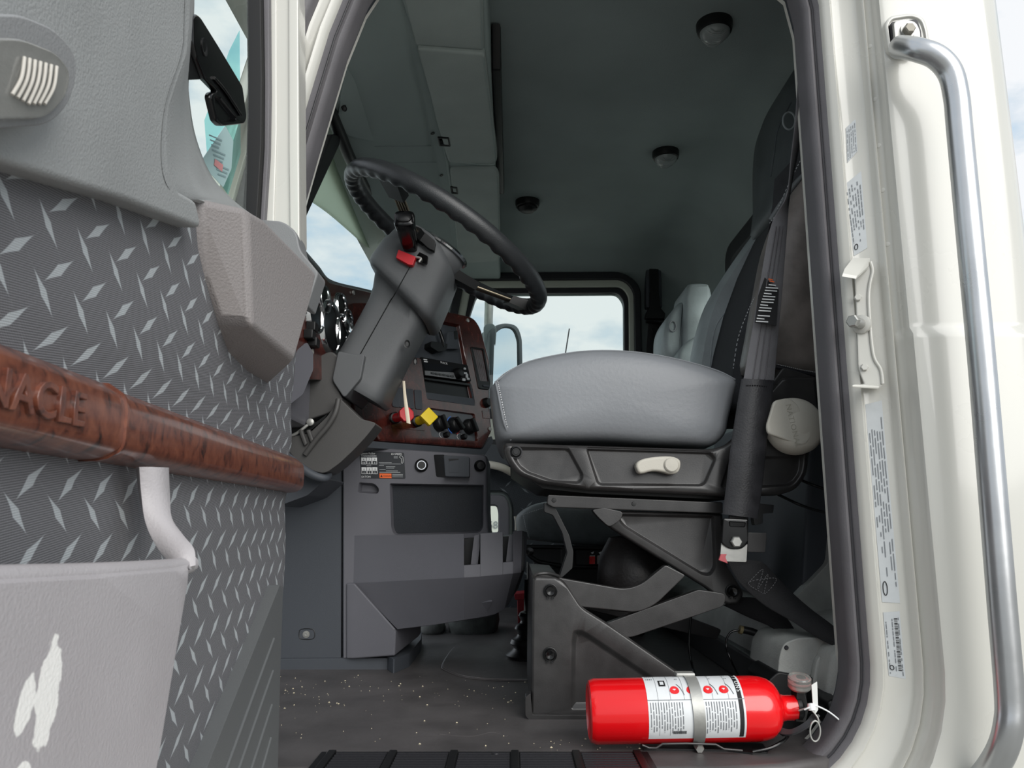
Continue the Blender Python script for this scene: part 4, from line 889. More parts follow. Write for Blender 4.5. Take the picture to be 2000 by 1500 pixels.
# ------------------------------------------------------------------ lower console with cubby and cup pocket
lc = thing('lower_console', 'grey lower dash console with dark cubby, transmission sticker and cup pocket', 'console', PZ(740, 1300, 0.0))
CY = 1.93; LM = atY(CY)
outer = rp([(668, 872, 3), (700, 871, 3), (952, 888, 8), (953, 1000, 3), (956, 1048, 10), (1000, 1048, 3), (1000, 1180, 20), (960, 1205, 8), (800, 1228, 6), (778, 1230, 6), (772, 1282, 3), (668, 1289, 3)], 5, 3)
cub = rp([(761, 944, 3), (945, 947, 2), (944, 1030, 6), (936, 1041, 8), (770, 1046, 14), (764, 1030, 6)], 5, 4)
plate('console_body', LM, outer, [cub, rp([(701, 942), (732, 944, 10), (741, 955, 8), (738, 965, 8), (699, 962)], 3, 4), rp([(709, 1224), (731, 1225, 8), (740, 1236, 8), (733, 1249, 8), (708, 1249)], 3, 4)], PLAS, lc, thick=0.25, rec=0.022, edge=0.010, epx=4, wall=4)
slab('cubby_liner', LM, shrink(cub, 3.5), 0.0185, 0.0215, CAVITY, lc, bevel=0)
slab('side_panel', atY(CY + 0.012), rp([(470, 860), (668, 860), (666, 1287), (470, 1287)], 2), 0, 0.05, PLASD, lc, bevel=0.003)
slab('base_plinth', atY(CY + 0.002), rp([(470, 1287), (772, 1285), (775, 1304, 10), (770, 1316), (470, 1320)], 2), 0, 0.2, PLASD, lc, bevel=0.006)
slab('plinth_return', lambda x, y, o=0.0: PZ(x, y, 0.0) + V((0, 0, o)), rp([(768, 1316), (800, 1302), (822, 1272), (824, 1256), (790, 1262), (745, 1300)], 3), 0, 0.032, PLASD, lc, bevel=0.006)
# leg of the console, in facets
lg = [P(676, 1139, CY - 0.006), P(692, 1139, CY - 0.012), P(773, 1230, CY - 0.03), P(771, 1281, CY - 0.024), P(690, 1287, CY - 0.012), P(676, 1287, CY - 0.006), P(818, 1212, CY + 0.16), P(818, 1243, CY + 0.16)]
lgb = [q + V((0, 0.05, 0)) for q in lg]
raw('console_leg', lg + lgb, [(0, 1, 4, 5), (1, 2, 3, 4), (2, 6, 7, 3), (8, 9, 12, 13), (9, 10, 11, 12), (10, 14, 15, 11), (0, 1, 9, 8), (1, 2, 10, 9), (2, 6, 14, 10), (6, 7, 15, 14), (7, 3, 11, 15), (3, 4, 12, 11), (4, 5, 13, 12), (5, 0, 8, 13)], PLAS, lc, ang=40, bevel=0.006, seg=3)
# cup pocket bulging to the driver
PYc = CY - 0.15
def pk_ring(px_l, top, bot, yc):
    return None
topL, topR = (692, 1048), (1020, 1036)
v = [P(690, 1046, CY + 0.002), P(800, 1045, PYc + 0.07), P(906, 1043, PYc), P(938, 1042, PYc), P(982, 1039, PYc), P(1002, 1038, PYc), P(1020, 1036, PYc + 0.02), P(1030, 1040, CY + 0.02),
     P(689, 1139, CY + 0.001), P(800, 1133.5, PYc + 0.063), P(906, 1128, PYc - 0.012), P(938, 1126, PYc - 0.012), P(982, 1122, PYc - 0.01), P(1002, 1120, PYc - 0.01), P(1018, 1118, PYc + 0.01), P(1026, 1110, CY + 0.02),
     P(776, 1229, CY - 0.03), P(850, 1220, CY - 0.066), P(906, 1211, CY - 0.092), P(938, 1206, CY - 0.095), P(966, 1200, CY - 0.095), P(985, 1190, CY - 0.088), P(1000, 1168, CY - 0.07), P(1012, 1150, CY + 0.02)]
cols = [0, 1, 2, 3, 4, 5, 6, 7]
fcs = []
notch = {2, 4}
for c in range(7):
    if c in notch:
        # slot: keep only the band under the notch
        a, b = v[c], v[c + 1]; e1, e2 = v[8 + c], v[8 + c + 1]
        k = len(v); v += [a * 0.28 + e1 * 0.72, b * 0.28 + e2 * 0.72]
        fcs.append((k, k + 1, 8 + c + 1, 8 + c)); fcs.append((8 + c, 8 + c + 1, 16 + c + 1, 16 + c))
        slot = (k, k + 1)
    else:
        fcs.append((c, c + 1, 8 + c + 1, 8 + c)); fcs.append((8 + c, 8 + c + 1, 16 + c + 1, 16 + c))
bm = bmesh.new(); vv = [bm.verts.new(p) for p in v]
for f in fcs: bm.faces.new([vv[i] for i in f])
bmesh.ops.recalc_face_normals(bm, faces=bm.faces)
g0 = bmesh.ops.extrude_face_region(bm, geom=bm.faces[:]); nv = [x for x in g0['geom'] if isinstance(x, bmesh.types.BMVert)]
for x in nv: x.co += V((0, 0.012, 0))
fin(bm, 'cup_pocket', PLAS, lc, ang=40, bevel=0.005, seg=3, bang=0.25)
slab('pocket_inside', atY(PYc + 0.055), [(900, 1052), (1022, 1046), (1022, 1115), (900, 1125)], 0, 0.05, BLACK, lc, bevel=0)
for x in (929, 997): slab('cup_clip', atY(PYc + 0.012), rp([(x - 3, 1046), (x + 8, 1043), (x + 8, 1070), (x + 4, 1104), (x - 10, 1105)], 2), 0, 0.03, PLAS, lc, bevel=0.003)
slab('pocket_stamp', onplane(P(940, 1165, CY - 0.131), V((-0.2, -1, -0.9))), rp([(916, 1179), (962, 1174), (952, 1196), (908, 1204)], 3), -0.001, 0.004, PLAS, lc, bevel=0.001)
# transmission sticker
sk = slab('transmission_sticker', atY(CY - 0.001), rp([(702, 881), (789, 884), (792, 935), (706, 934)], 3), 0, 0.0008, mat('sticker_black', (46, 49, 53), 0.5), lc, bevel=0)
SY = CY - 0.0022
def stext(s, x, y, size, m, nm='lettering', al='LEFT'): return text(nm, s, P(x, y, SY), (1, 0, 0.0), (0, 0, 1), size, m, sk, ext=0.0002, align=al)
stext('Eaton Fuller', 704.5, 887.5, 0.0075, WHITE); stext('Transmissions', 705, 892, 0.0068, WHITE); stext('10 SPEED', 785, 889, 0.0070, WHITE, al='RIGHT')
qs = []; qd = []
for r_, row in enumerate(((('R', 'Hi'), ('7', '2'), ('9', '4')), (('6', '1'), ('8', '3'), ('10', '5')))):
    for c_, (u_, l_) in enumerate(row):
        x0 = 705.5 + c_ * 10.6 + r_ * 0.6; y0 = 893.5 + r_ * 19.0
        qs.append([P(x0, y0, SY), P(x0 + 9.6, y0 + 0.2, SY), P(x0 + 9.8, y0 + 13.5, SY), P(x0 + 0.2, y0 + 13.3, SY)])
        qd.append([P(x0 + 1, y0 + 6.8, SY - 0.0003), P(x0 + 8.8, y0 + 6.9, SY - 0.0003), P(x0 + 8.9, y0 + 12.6, SY - 0.0003), P(x0 + 1.1, y0 + 12.5, SY - 0.0003)])
        text('gear_digit', u_, P(x0 + 4.9, y0 + 5.9, SY - 0.0003), (1, 0, 0), (0, 0, 1), 0.0068, INK, sk, 0.0001, 'CENTER')
        text('gear_digit', l_, P(x0 + 4.9, y0 + 12.2, SY - 0.0006), (1, 0, 0), (0, 0, 1), 0.0068, WHITE, sk, 0.0001, 'CENTER')
quads('gear_boxes', qs, WHITE, sk); quads('gear_box_dark', qd, MATS['sticker_black'], sk)
stext('EATON', 706, 933, 0.0068, WHITE); stext('Neutral', 716, 910.5, 0.0035, WHITE)
quads('warning_patch', [[P(741, 924.5, SY), P(764.5, 925, SY), P(764.8, 934, SY), P(741.4, 933.5, SY)]], ORANGE, sk)
text('warning_word', 'WARNING', P(748, 931, SY - 0.0003), (1, 0, 0), (0, 0, 1), 0.0048, INK, sk, 0.0001)
quads('warning_triangle', [[P(745, 927, SY - 0.0003), P(747.3, 931.5, SY - 0.0003), P(742.7, 931.5, SY - 0.0003)]], INK, sk)
pr = []
for k, (x0, x1) in enumerate(((740, 765), (741, 783), (740, 750), (754, 772), (754, 770), (741, 753), (754, 777), (741, 782))):
    y = 903 + k * 2.7; pr.append([P(x0, y, SY), P(x1, y + 0.2, SY), P(x1, y + 1.1, SY), P(x0, y + 0.9, SY)])
for k in range(2): pr.append([P(769, 891.5 + k * 2.2, SY), P(777, 891.6 + k * 2.2, SY), P(777, 892.6 + k * 2.2, SY), P(769, 892.5 + k * 2.2, SY)])
for k in range(3): pr.append([P(766, 926 + k * 2.4, SY), P(787, 926.2 + k * 2.4, SY), P(787, 927 + k * 2.4, SY), P(766, 926.8 + k * 2.4, SY)])
quads('fine_print', pr, mat('pale_print', (176, 180, 182), 0.6), sk)
tube('shift_lever_icon', [P(783, 890, SY), P(787, 893, SY), P(787, 904, SY), P(784, 904, SY), P(784, 896, SY), P(780, 893, SY)], 0.0005, WHITE, sk, seg=6, sub=2, closed=True)
# power socket, ash tray, plug, screws
skt = lathe('power_socket', [(0.0165, 0), (0.0165, 0.004), (0.0125, 0.008), (0.011, 0.008)], P(823, 909, CY), (0.15, -1, 0), BLACK, lc, seg=28)
lathe('socket_ring', [(0.0118, 0.0075), (0.0112, 0.0095), (0.0095, 0.0095), (0.0090, 0.004)], P(823, 909, CY), (0.15, -1, 0), CHROME, skt, seg=28)
lathe('socket_bore', [(0.0095, 0.004), (0.0, 0.0042)], P(823, 909, CY), (0.15, -1, 0), mat('socket_brown', (52, 42, 36), 0.5), skt, seg=24)
at = slab('ash_tray', atY(CY - 0.022), rp([(866, 889, 3), (917, 892, 4), (917, 932, 3), (869, 931, 4)], 3), 0, 0.03, PLASD, lc, bevel=0.003)
slab('tray_recess', atY(CY - 0.001), rp([(847, 888, 3), (868, 888, 3), (871, 933, 3), (852, 931, 3)], 3), 0, 0.003, BLACKG, at, bevel=0)
slab('tray_grip', atY(CY - 0.0232), [(876, 896), (896, 896), (896, 897.5), (877, 900.5)], 0, 0.002, BLACK, at, bevel=0)
slab('tray_face', atY(CY - 0.0226), [(877, 901), (896, 897), (897, 923), (877, 923)], 0, 0.002, PLASD, at, bevel=0.0005)
lathe('blank_plug', [(0.0145, 0), (0.0145, 0.005), (0.011, 0.009), (0.009, 0.016), (0, 0.017)], P(937, 910, CY), (0.2, -1, 0), BLACK, lc, seg=24)
for q in ((629, 954), (598, 1239)):
    lathe('panel_screw', [(0.0085, 0.0), (0.0085, 0.0008), (0.0052, 0.001), (0.0052, 0.003), (0.002, 0.0035), (0.0, 0.0025)], P(q[0], q[1], CY + 0.012), (0, -1, 0), STEEL, lc, seg=16)
tube('screw_slot', [P(588, 1229, CY + 0.0118), P(610, 1229, CY + 0.0118), P(615, 1239, CY + 0.0118), P(610, 1248, CY + 0.0118), P(588, 1248, CY + 0.0118), P(584, 1239, CY + 0.0118)], 0.001, BLACK, lc, seg=6, sub=3, closed=True)
# ------------------------------------------------------------------ driver's seat
SYN = 1.50
ds = thing('driver_seat_unit', "driver's grey leather air-suspension seat on a black scissor base", 'seat', PZ(1190, 1400, 0.0)); ds['kind'] = 'thing'
cush = [(956, 760), (960, 748), (980, 726), (1020, 705), (1100, 686), (1165, 679), (1240, 682), (1320, 695), (1380, 711), (1425, 727), (1447, 741), (1443, 765), (1430, 820), (1424, 846), (1394, 869), (1330, 868), (1260, 865), (1180, 860), (1090, 860), (1000, 861), (972, 853), (962, 815)]
cu2 = cat2(cush, 3)
pillow('cushion', cu2, SYN, [(0.02, -0.018), (0.3, -0.0175), (0.6, -0.015), (0.8, -0.009), (0.9, -0.002), (0.955, 0.008), (0.985, 0.020)], [(0, 0.038), (-2, 0.12), (-3, 0.26), (-2, 0.40), (0, 0.48), (5, 0.51), (14, 0.525)], SEATG, ds)
# seams and dashed stitching on the cushion
def dashes(name, pts, m, parent, n, r=0.0009, gap=0.45):
    pp = cat(pts, 12); tot = len(pp) - 1; vs = []; fs = []
    for k in range(n):
        a = k / n * tot; b = (k + 1 - gap) / n * tot
        def at(t): i = min(int(t), tot - 1); return pp[i].lerp(pp[i + 1], t - i)
        p0, p1 = at(a), at(b); t = (p1 - p0).normalized(); q, w_ = frame_of(t); i0 = len(vs)
        for p in (p0, p1): vs += [p + (q * c + w_ * d) * r for c, d in ((1, 0), (0, 1), (-1, 0), (0, -1))]
        fs += [(i0 + j, i0 + (j + 1) % 4, i0 + 4 + (j + 1) % 4, i0 + 4 + j) for j in range(4)] + [(i0, i0 + 1, i0 + 2, i0 + 3), (i0 + 4, i0 + 5, i0 + 6, i0 + 7)]
    return raw(name, vs, fs, m, parent)
def onc(x, y, dy=-0.0125): return P(x, y, SYN) + V((0, dy, 0))
dashes('stitching', [onc(972, 744, 0.006), onc(977, 768, -0.001), onc(983, 800, -0.006), onc(990, 830, -0.004), onc(1002, 857, 0.012)], STITCH, ds, 26, r=0.0011)
tube('seam', [onc(968, 746, 0.006), onc(973, 768, 0.0), onc(979, 800, -0.0045), onc(986, 830, -0.003), onc(998, 858, 0.012)], 0.0022, SEATG, ds, seg=6)
dashes('stitching', [onc(964, 746, 0.018), onc(985, 726, 0.016), onc(1022, 707.5, 0.016), (onc(1060, 697, 0.016))], STITCH, ds, 22, r=0.0009)
tube('seam', [onc(966, 745, 0.010), onc(1022, 708, 0.013), onc(1100, 689, 0.013), onc(1165, 682.5, 0.013), onc(1240, 685, 0.013), onc(1320, 698, 0.013), onc(1400, 720, 0.013), onc(1440, 739, 0.014)], 0.0018, SEATG, ds, seg=6)
# black steel side pan with sunk fields
PM = atY(SYN - 0.008)
pan = rp([(986, 864, 8), (1090, 868, 0), (1392, 877, 20), (1420, 868, 10), (1440, 850, 10), (1470, 800, 10), (1530, 735, 8), (1596, 735, 8), (1600, 800, 8), (1583, 890, 10), (1578, 930, 20), (1556, 957, 14), (1520, 968, 10), (1412, 969, 5), (1240, 961, 5), (1148, 957, 5), (1060, 946, 15), (1012, 929, 14), (990, 902, 10), (982, 878, 8)], 6, 4)
pf = [rp([(1000, 872, 6), (1112, 873, 8), (1143, 930, 12), (1134, 946, 8), (1080, 943, 10), (1020, 922, 14), (1000, 896, 10)], 8, 4),
      rp([(1147, 873, 8), (1388, 881, 14), (1402, 895, 8), (1378, 951, 12), (1166, 949, 10), (1144, 880, 8)], 8, 4),
      rp([(1406, 950, 8), (1425, 890, 10), (1540, 890, 10), (1572, 880, 8), (1568, 925, 14), (1548, 950, 12), (1412, 958, 6)], 8, 4)]
sp = plate('side_pan', PM, pan, pf, STEELB, ds, thick=0.02, rec=0.008, edge=0.010, epx=7, wall=7)
pb = lathe('button', [(0.0105, 0), (0.0105, 0.004), (0.0085, 0.006), (0.0075, 0.0045), (0.0055, 0.0045), (0.005, 0.006), (0.0, 0.006)], P(1008, 883, SYN - 0.006), (0, -1, 0), BLACK, sp, seg=24)
lathe('button_ring', [(0.0125, -0.002), (0.0125, 0.002), (0.0105, 0.002)], P(1008, 883, SYN - 0.006), (0, -1, 0), RUBBERD, sp, seg=24)
lvp = [(1243, 906), (1254, 897), (1280, 892), (1310, 891), (1327, 897), (1330, 908), (1325, 922), (1311, 926), (1295, 922), (1275, 920), (1252, 925), (1244, 917)]
slab('recline_lever', atY(SYN - 0.028), cat2(lvp, 3), 0, 0.026, IVORY, ds, bevel=0.005, seg=3)
lathe('lever_boss', [(0.014, 0), (0.014, 0.004), (0.012, 0.006), (0.0, 0.0065)], P(1311, 908, SYN - 0.027), (0, -1, 0), IVORY, ds, seg=24)
# round ivory recliner cover
rc = lathe('recliner_cover', [(0.0, -0.005), (0.052, -0.005), (0.0545, 0.004), (0.0545, 0.022), (0.050, 0.034), (0.043, 0.040), (0.0, 0.042)], P(1545, 836, SYN - 0.02), (0.12, -1, 0.12), IVORY, ds, seg=48)
CN = V((0.12, -1, 0.12)).normalized(); CMp = onplane(P(1545, 836, SYN - 0.02) + CN * 0.041, CN)
plate('cover_cap', CMp, rp([(1508, 797, 6), (1512, 782, 10), (1542, 776, 10), (1560, 790, 12), (1588, 850, 16), (1572, 872, 12), (1500, 846, 8), (1498, 830, 6)], 8, 4), [], IVORY, rc, thick=0.006, edge=0.0025, epx=3)
text('cover_lettering', 'NATIONAL', CMp(1534, 790, -0.0002), (CMp(1552, 864) - CMp(1534, 790)), (CMp(1550, 790) - CMp(1530, 794)), 0.0155, mat('ivory_shadow', (168, 164, 152), 0.5), rc, ext=0.0004, space=1.1)
# seat-rail and tilt frame
slab('rail', atY(SYN + 0.02), rp([(1070, 966, 4), (1412, 981), (1412, 1003), (1080, 991, 4), (1068, 984, 3)], 3), 0, 0.012, STEELB, ds, bevel=0.003)
slab('rail', atY(SYN + 0.42), rp([(1075, 966, 4), (1390, 981), (1390, 1003), (1085, 991, 4), (1073, 984, 3)], 3), 0, 0.012, STEELB, ds, bevel=0.003)
for x, y in ((1082, 977), (1238, 984)): lathe('rail_rivet', [(0.0045, 0), (0.004, 0.002), (0, 0.0022)], P(x, y, SYN + 0.02), (0, -1, 0), BLACK, ds, seg=12)
slab('pan_underside', atY(SYN + 0.03), rp([(996, 912), (1060, 955), (1150, 965), (1420, 977), (1420, 940), (1000, 890)], 4), 0, 0.40, BLACK, ds, bevel=0.01)
slab('front_stop', atY(SYN + 0.03), rp([(1063, 981), (1085, 992), (1112, 1046), (1120, 1078), (1118, 1110), (1098, 1128), (1092, 1128), (1108, 1080), (1098, 1040), (1080, 1006), (1063, 1000)], 3), 0, 0.035, BLACK, ds, bevel=0.002)
# upper suspension bracket
UM = atY(SYN + 0.03)
ub = rp([(1162, 996, 6), (1412, 1003, 4), (1418, 1100, 6), (1455, 1160, 14), (1444, 1180, 8), (1416, 1181, 8), (1382, 1150, 14), (1190, 1030, 14), (1174, 1010, 6)], 6, 4)
plate('upper_bracket', UM, ub, [rp([(1212, 1003, 6), (1396, 1007, 6), (1400, 1108, 10), (1388, 1126, 10), (1372, 1124, 10), (1216, 1028, 10), (1206, 1014, 6)], 6, 4)], STEELB, ds, thick=0.02, rec=0.010, edge=0.006, epx=5, wall=6)
plate('upper_bracket', atY(SYN + 0.40), ub, [], STEELB, ds, thick=0.02, edge=0.006, epx=5)
slab('bracket_shoulder', atY(SYN + 0.015), rp([(1156, 996, 5), (1180, 992, 5), (1218, 1000, 10), (1212, 1016, 8), (1190, 1030, 8), (1170, 1012, 6)], 4), 0, 0.03, STEELB, ds, bevel=0.006)
def pin(px, py, Y):
    b_ = lathe('pivot_pin', [(0.0095, 0), (0.0095, 0.006), (0.0075, 0.009), (0.004, 0.0085), (0.0, 0.0075)], P(px, py, Y), (0, -1, 0), BLACKG, ds, seg=20)
    tube('circlip', [P(px, py, Y) + V((math.cos(a) * 0.0118, -0.0025, math.sin(a) * 0.0118)) for a in [(-math.pi / 2 + 0.35) + k * (2 * math.pi - 0.7) / 14 for k in range(15)]], 0.0014, BLACK, b_, seg=6, sub=2)
    for sgn in (-1, 1): lathe('circlip_eye', [(0.0026, 0), (0.0026, 0.002), (0.0012, 0.002), (0, 0.001)], P(px, py, Y) + V((sgn * 0.0045, -0.002, -0.0125)), (0, -1, 0), BLACK, b_, seg=8)
# lower base plate
LB = atY(1.475)
lb = rp([(1040, 1125, 9), (1092, 1128, 9), (1106, 1140, 9), (1137, 1187, 12), (1184, 1216, 9), (1350, 1330, 9), (1360, 1404, 9), (1038, 1404, 9)], 9, 4)
plate('base_plate', LB, lb, [rp([(1114, 1250, 10), (1118, 1230, 10), (1136, 1228, 12), (1154, 1238, 8), (1312, 1344, 8), (1316, 1385, 8), (1112, 1388, 8)], 8, 4)], STEELB, ds, thick=0.02, rec=0.009, edge=0.006, epx=5, wall=14)
plate('base_plate', atY(1.86), lb, [], STEELB, ds, thick=0.02, edge=0.006, epx=5)
slab('foot_flange', atY(1.462), rp([(1026, 1362, 3), (1036, 1354, 3), (1040, 1396, 3), (1360, 1401, 3), (1360, 1410, 3), (1034, 1408, 6), (1026, 1398, 4)], 3), 0, 0.03, STEELB, ds, bevel=0.003)
slab('base_cross', atY(1.49), rp([(1040, 1122, 2), (1092, 1126, 2), (1095, 1134, 2), (1040, 1134, 2)], 2), 0, 0.38, STEELB, ds, bevel=0.003)
slab('base_front', atY(1.487), [(1039, 1128), (1046, 1128), (1046, 1400), (1037, 1400)], 0, 0.38, STEELB, ds, bevel=0.002)
tube('base_lip', [P(1042, 1126, 1.472), P(1050, 1121, 1.485), P(1072, 1120, 1.49), P(1094, 1126, 1.476)], 0.003, STEELB, ds)
pin(1075, 1154, 1.474); pin(1074, 1278, 1.474); pin(1430, 1155, SYN + 0.029)
# scissor arms
slab('scissor_arm', atY(1.50), rp([(1070, 1122, 6), (1100, 1130, 0), (1220, 1151, 30), (1252, 1142, 20), (1300, 1103, 6), (1340, 1124, 6), (1280, 1182, 20), (1246, 1197, 30), (1140, 1186, 0), (1074, 1180, 6)], 8, 5), 0, 0.022, STEELB, ds, bevel=0.004)
slab('scissor_arm', atY(1.502), rp([(1172, 1222, 6), (1364, 1152, 6), (1420, 1160, 12), (1414, 1184, 8), (1236, 1244, 6), (1200, 1246, 6)], 6), 0, 0.02, STEELB, ds, bevel=0.004)
slab('scissor_arm', atY(1.83), rp([(1100, 1130), (1330, 1200), (1410, 1230), (1400, 1250), (1100, 1180)], 6), 0, 0.02, STEELB, ds, bevel=0.004)
lathe('air_spring', [(0.0, -0.09), (0.058, -0.09), (0.074, -0.075), (0.078, -0.03), (0.072, 0.02), (0.05, 0.06), (0.0, 0.065)], P(1236, 1105, 1.70), (0, 0, 1), FOAM, ds, seg=32)
# seat-back side frame seen under the backrest
slab('back_hinge', atY(SYN + 0.0), rp([(1508, 745, 6), (1530, 716, 8), (1606, 740, 8), (1604, 790, 8), (1560, 800, 8), (1500, 800, 8)], 6), 0, 0.03, STEELB, ds, bevel=0.006)
slab('hinge_bead', atY(SYN - 0.006), rp([(1530, 740, 4), (1592, 740, 8), (1594, 766, 10), (1578, 770, 6), (1545, 764, 6), (1526, 752, 4)], 4), 0, 0.01, STEELB, ds, bevel=0.004)
# backrest
def bx_(z, d): return None
def backprof(front, thick): return front + [(x + thick, z) for x, z in reversed(front)]
FR = [(0.445, 0.575), (0.452, 0.66), (0.475, 0.76), (0.505, 0.86), (0.545, 0.96), (0.590, 1.05), (0.630, 1.12), (0.665, 1.17)]
def seatback(name, y0, y1, df, z0, z1, m, parent=ds, th=0.13, bev=0.028):
    fr = [(x + df, z) for x, z in FR if z0 <= z <= z1]
    return extr_xz(name, fr + [(fr[-1][0] + th * 0.5, fr[-1][1] + 0.02), (fr[-1][0] + th, fr[-1][1] - 0.02), (fr[0][0] + th, fr[0][1])], y0, y1, m, parent, bevel=bev, seg=5, ang=60)
LEATH = mat('dark_worn_leather', (128, 121, 117), 0.40, bump=0.5, bscale=60, bdet=9, var=0.3, vscale=16, ridge=0.35, rscale=38, scuff=0.5)
# near bolster: outline seen from the side
nb_ = [(1472, 716), (1480, 640), (1494, 560), (1512, 470), (1540, 396), (1566, 352), (1600, 318), (1660, 300), (1680, 420), (1680, 745), (1608, 738), (1530, 722)]
nbl = cat2(nb_, 3)
pillow('near_bolster', nbl, 1.545, [(0.02, -0.03), (0.4, -0.028), (0.7, -0.02), (0.88, -0.008), (0.96, 0.006)], [(0, 0.022), (-2, 0.05), (0, 0.09), (8, 0.115)], LEATH, ds)
tube('bolster_piping', [P(1516, 716, 1.535), P(1560, 727, 1.532), P(1610, 736, 1.535)], 0.005, RUBBERD, ds)
dashes('stitching', [P(1516, 711, 1.527), P(1560, 721, 1.524), P(1604, 729, 1.526)], STITCH, ds, 26, r=0.0008)
seatback('centre_insert', 1.64, 1.93, 0.03, 0.5, 1.2, INSERT)
fb_ = [(1349, 700), (1352, 680), (1360, 645), (1376, 600), (1402, 556), (1436, 506), (1470, 462), (1500, 436), (1540, 430), (1560, 520), (1520, 720), (1440, 760), (1352, 740)]
fbl = cat2(fb_, 3)
def fring(sh, y): return [P(a, b, 2.0) + V((0, y, 0)) for a, b in shrink(fbl, sh)]
loft('far_bolster', [fring(6, -0.115), fring(1, -0.09), fring(-2, -0.05), fring(0, 0.0), fring(4, 0.03), fring(14, 0.045)], SEATB, ds, ang=70)
tube('bolster_seam', [P(1386, 720, 1.885), P(1392, 660, 1.885), P(1404, 626, 1.885), (P(1432, 592, 1.885)), P(1448, 565, 1.885), P(1470, 500, 1.885), P(1494, 452, 1.885)], 0.002, SEATB, ds, seg=6)
tube('seam', [P(1505, 430, 1.60), P(1530, 392, 1.585), P(1560, 352, 1.57), P(1600, 318, 1.56)], 0.006, mat('grey_piping', (110, 114, 116), 0.5), ds)
dashes('stitching', [P(1503, 436, 1.592), P(1540, 388, 1.575), P(1566, 358, 1.562), P(1600, 326, 1.555)], STITCH, ds, 24, r=0.0008)
# headrest
hr_ = [(1497, 440), (1494, 380), (1493, 300), (1498, 240), (1514, 196), (1540, 160), (1580, 138), (1640, 130), (1680, 200), (1680, 420), (1600, 440)]
hrl = cat2(hr_, 3)
CHAR = mat('charcoal_leather', (76, 82, 84), 0.5, bump=0.3, bscale=120, bdet=5, var=0.15, vscale=12)
pillow('headrest', hrl, 1.78, [(0.02, -0.165), (0.5, -0.162), (0.8, -0.15), (0.94, -0.13)], [(0, -0.10), (0, -0.06), (0, 0.06), (6, 0.12), (20, 0.14)], CHAR, ds)
tube('headrest_seam', [P(1505, 345, 1.625), P(1512, 300, 1.62), P(1520, 250, 1.62), P(1545, 200, 1.62)], 0.0018, CHAR, ds, seg=6)
tube('headrest_emblem', [P(1541 + 12 * math.cos(a), 236 + 17 * math.sin(a), 1.612) for a in [k * math.pi / 6 for k in range(12)]], 0.0022, SEATB, ds, seg=6, sub=3, closed=True)
slab('insert_fabric', onplane(V((0.60, 1.62, 1.06)), V((-0.75, -0.6, 0.1))), [(1508, 400), (1512, 350), (1540, 320), (1585, 260), (1600, 270), (1600, 318), (1560, 350), (1536, 384), (1505, 432), (1496, 470)], 0, 0.01, INSERT, ds, bevel=0.003)
dashes('insert_stitching', [P(1519, 408, 1.575), P(1545, 350, 1.56), P(1570, 300, 1.545), P(1588, 262, 1.54)], STITCH, ds, 24, r=0.0009)
dashes('insert_stitching', [P(1432, 720, 1.60), P(1442, 660, 1.60), P(1460, 610, 1.60), P(1474, 580, 1.60)], STITCH, ds, 20, r=0.0009)

# ------------------------------------------------------------------ seat belt in front of the backrest
sb = thing('seat_belt', "driver's grey seat belt with warning tag and black sleeve, bolted beside the seat", 'seat belt', P(1436, 1100, 1.46))
BYs = 1.465
web = ribbon('webbing', [(P(1560, 60, 1.30), P(1578, 60, 1.31)), (P(1559, 140, 1.31), P(1575, 140, 1.32)), (P(1553, 230, 1.34), P(1572, 230, 1.35)), (P(1545, 310, 1.37), P(1556, 310, 1.39)), (P(1536, 384, 1.40), P(1543, 376, 1.42)), (P(1506, 440, 1.43), P(1538, 440, 1.43)), (P(1483, 560, 1.455), P(1528, 566, 1.45)), (P(1468, 650, BYs), P(1520, 654, BYs)), (P(1452, 742, BYs), P(1512, 744, BYs)), (P(1446, 770, BYs), P(1508, 772, BYs))], 0.003, WEB, sb, sub=6)
for k in (0.3, 0.5, 0.7): tube('weave_line', [P(1506 + 32 * k, 442, 1.4275), P(1483 + 45 * k, 560, 1.4505), P(1468 + 52 * k, 650, 1.4625), P(1452 + 60 * k, 740, 1.4625)], 0.0012, RUBBER, web, seg=6)
tg = slab('warning_tag', atY(1.4535), [(1493, 541), (1521, 552), (1515, 637), (1473, 631), (1480, 578)], 0, 0.001, INK, web, bevel=0)
tg.location = (0, -0.004, 0)
pr = []; pro = []
for k in range(13):
    y = 556 + k * 5.6 + (4 if k > 9 else 0); xl = 1496 - k * 1.75; xr = xl + (24 if k % 4 != 3 else 15)
    if k == 0: xl += 4; xr = xl + 14
    pr.append([P(xl, y, 1.448), P(xr, y + 1.5, 1.448), P(xr, y + 3.6, 1.448), P(xl, y + 2.1, 1.448)])
for k in range(2): pro.append([P(1500 + k * 2, 545 + k * 4, 1.448), P(1508 + k * 3, 546.5 + k * 4, 1.448), P(1508 + k * 3, 549 + k * 4, 1.448), P(1499 + k * 2, 547 + k * 4, 1.448)])
quads('tag_print', pr, WHITE, tg); quads('tag_heading', pro, ORANGE, tg)
slv = ribbon('belt_sleeve', [(P(1448, 740, BYs - 0.006), P(1513, 744, BYs - 0.006)), (P(1438, 800, BYs - 0.008), P(1504, 804, BYs - 0.008)), (P(1426, 880, BYs - 0.008), P(1496, 886, BYs - 0.008)), (P(1418, 950, BYs - 0.006), P(1488, 956, BYs - 0.006)), (P(1411, 1004, BYs - 0.004), P(1480, 1013, BYs - 0.004))], 0.010, SLEEVE, sb, sub=5)
dashes('sleeve_stitch', [P(1457, 753, BYs - 0.0125), P(1478, 753, BYs - 0.0125), P(1499, 755, BYs - 0.0125)], INK, slv, 10, r=0.0012)
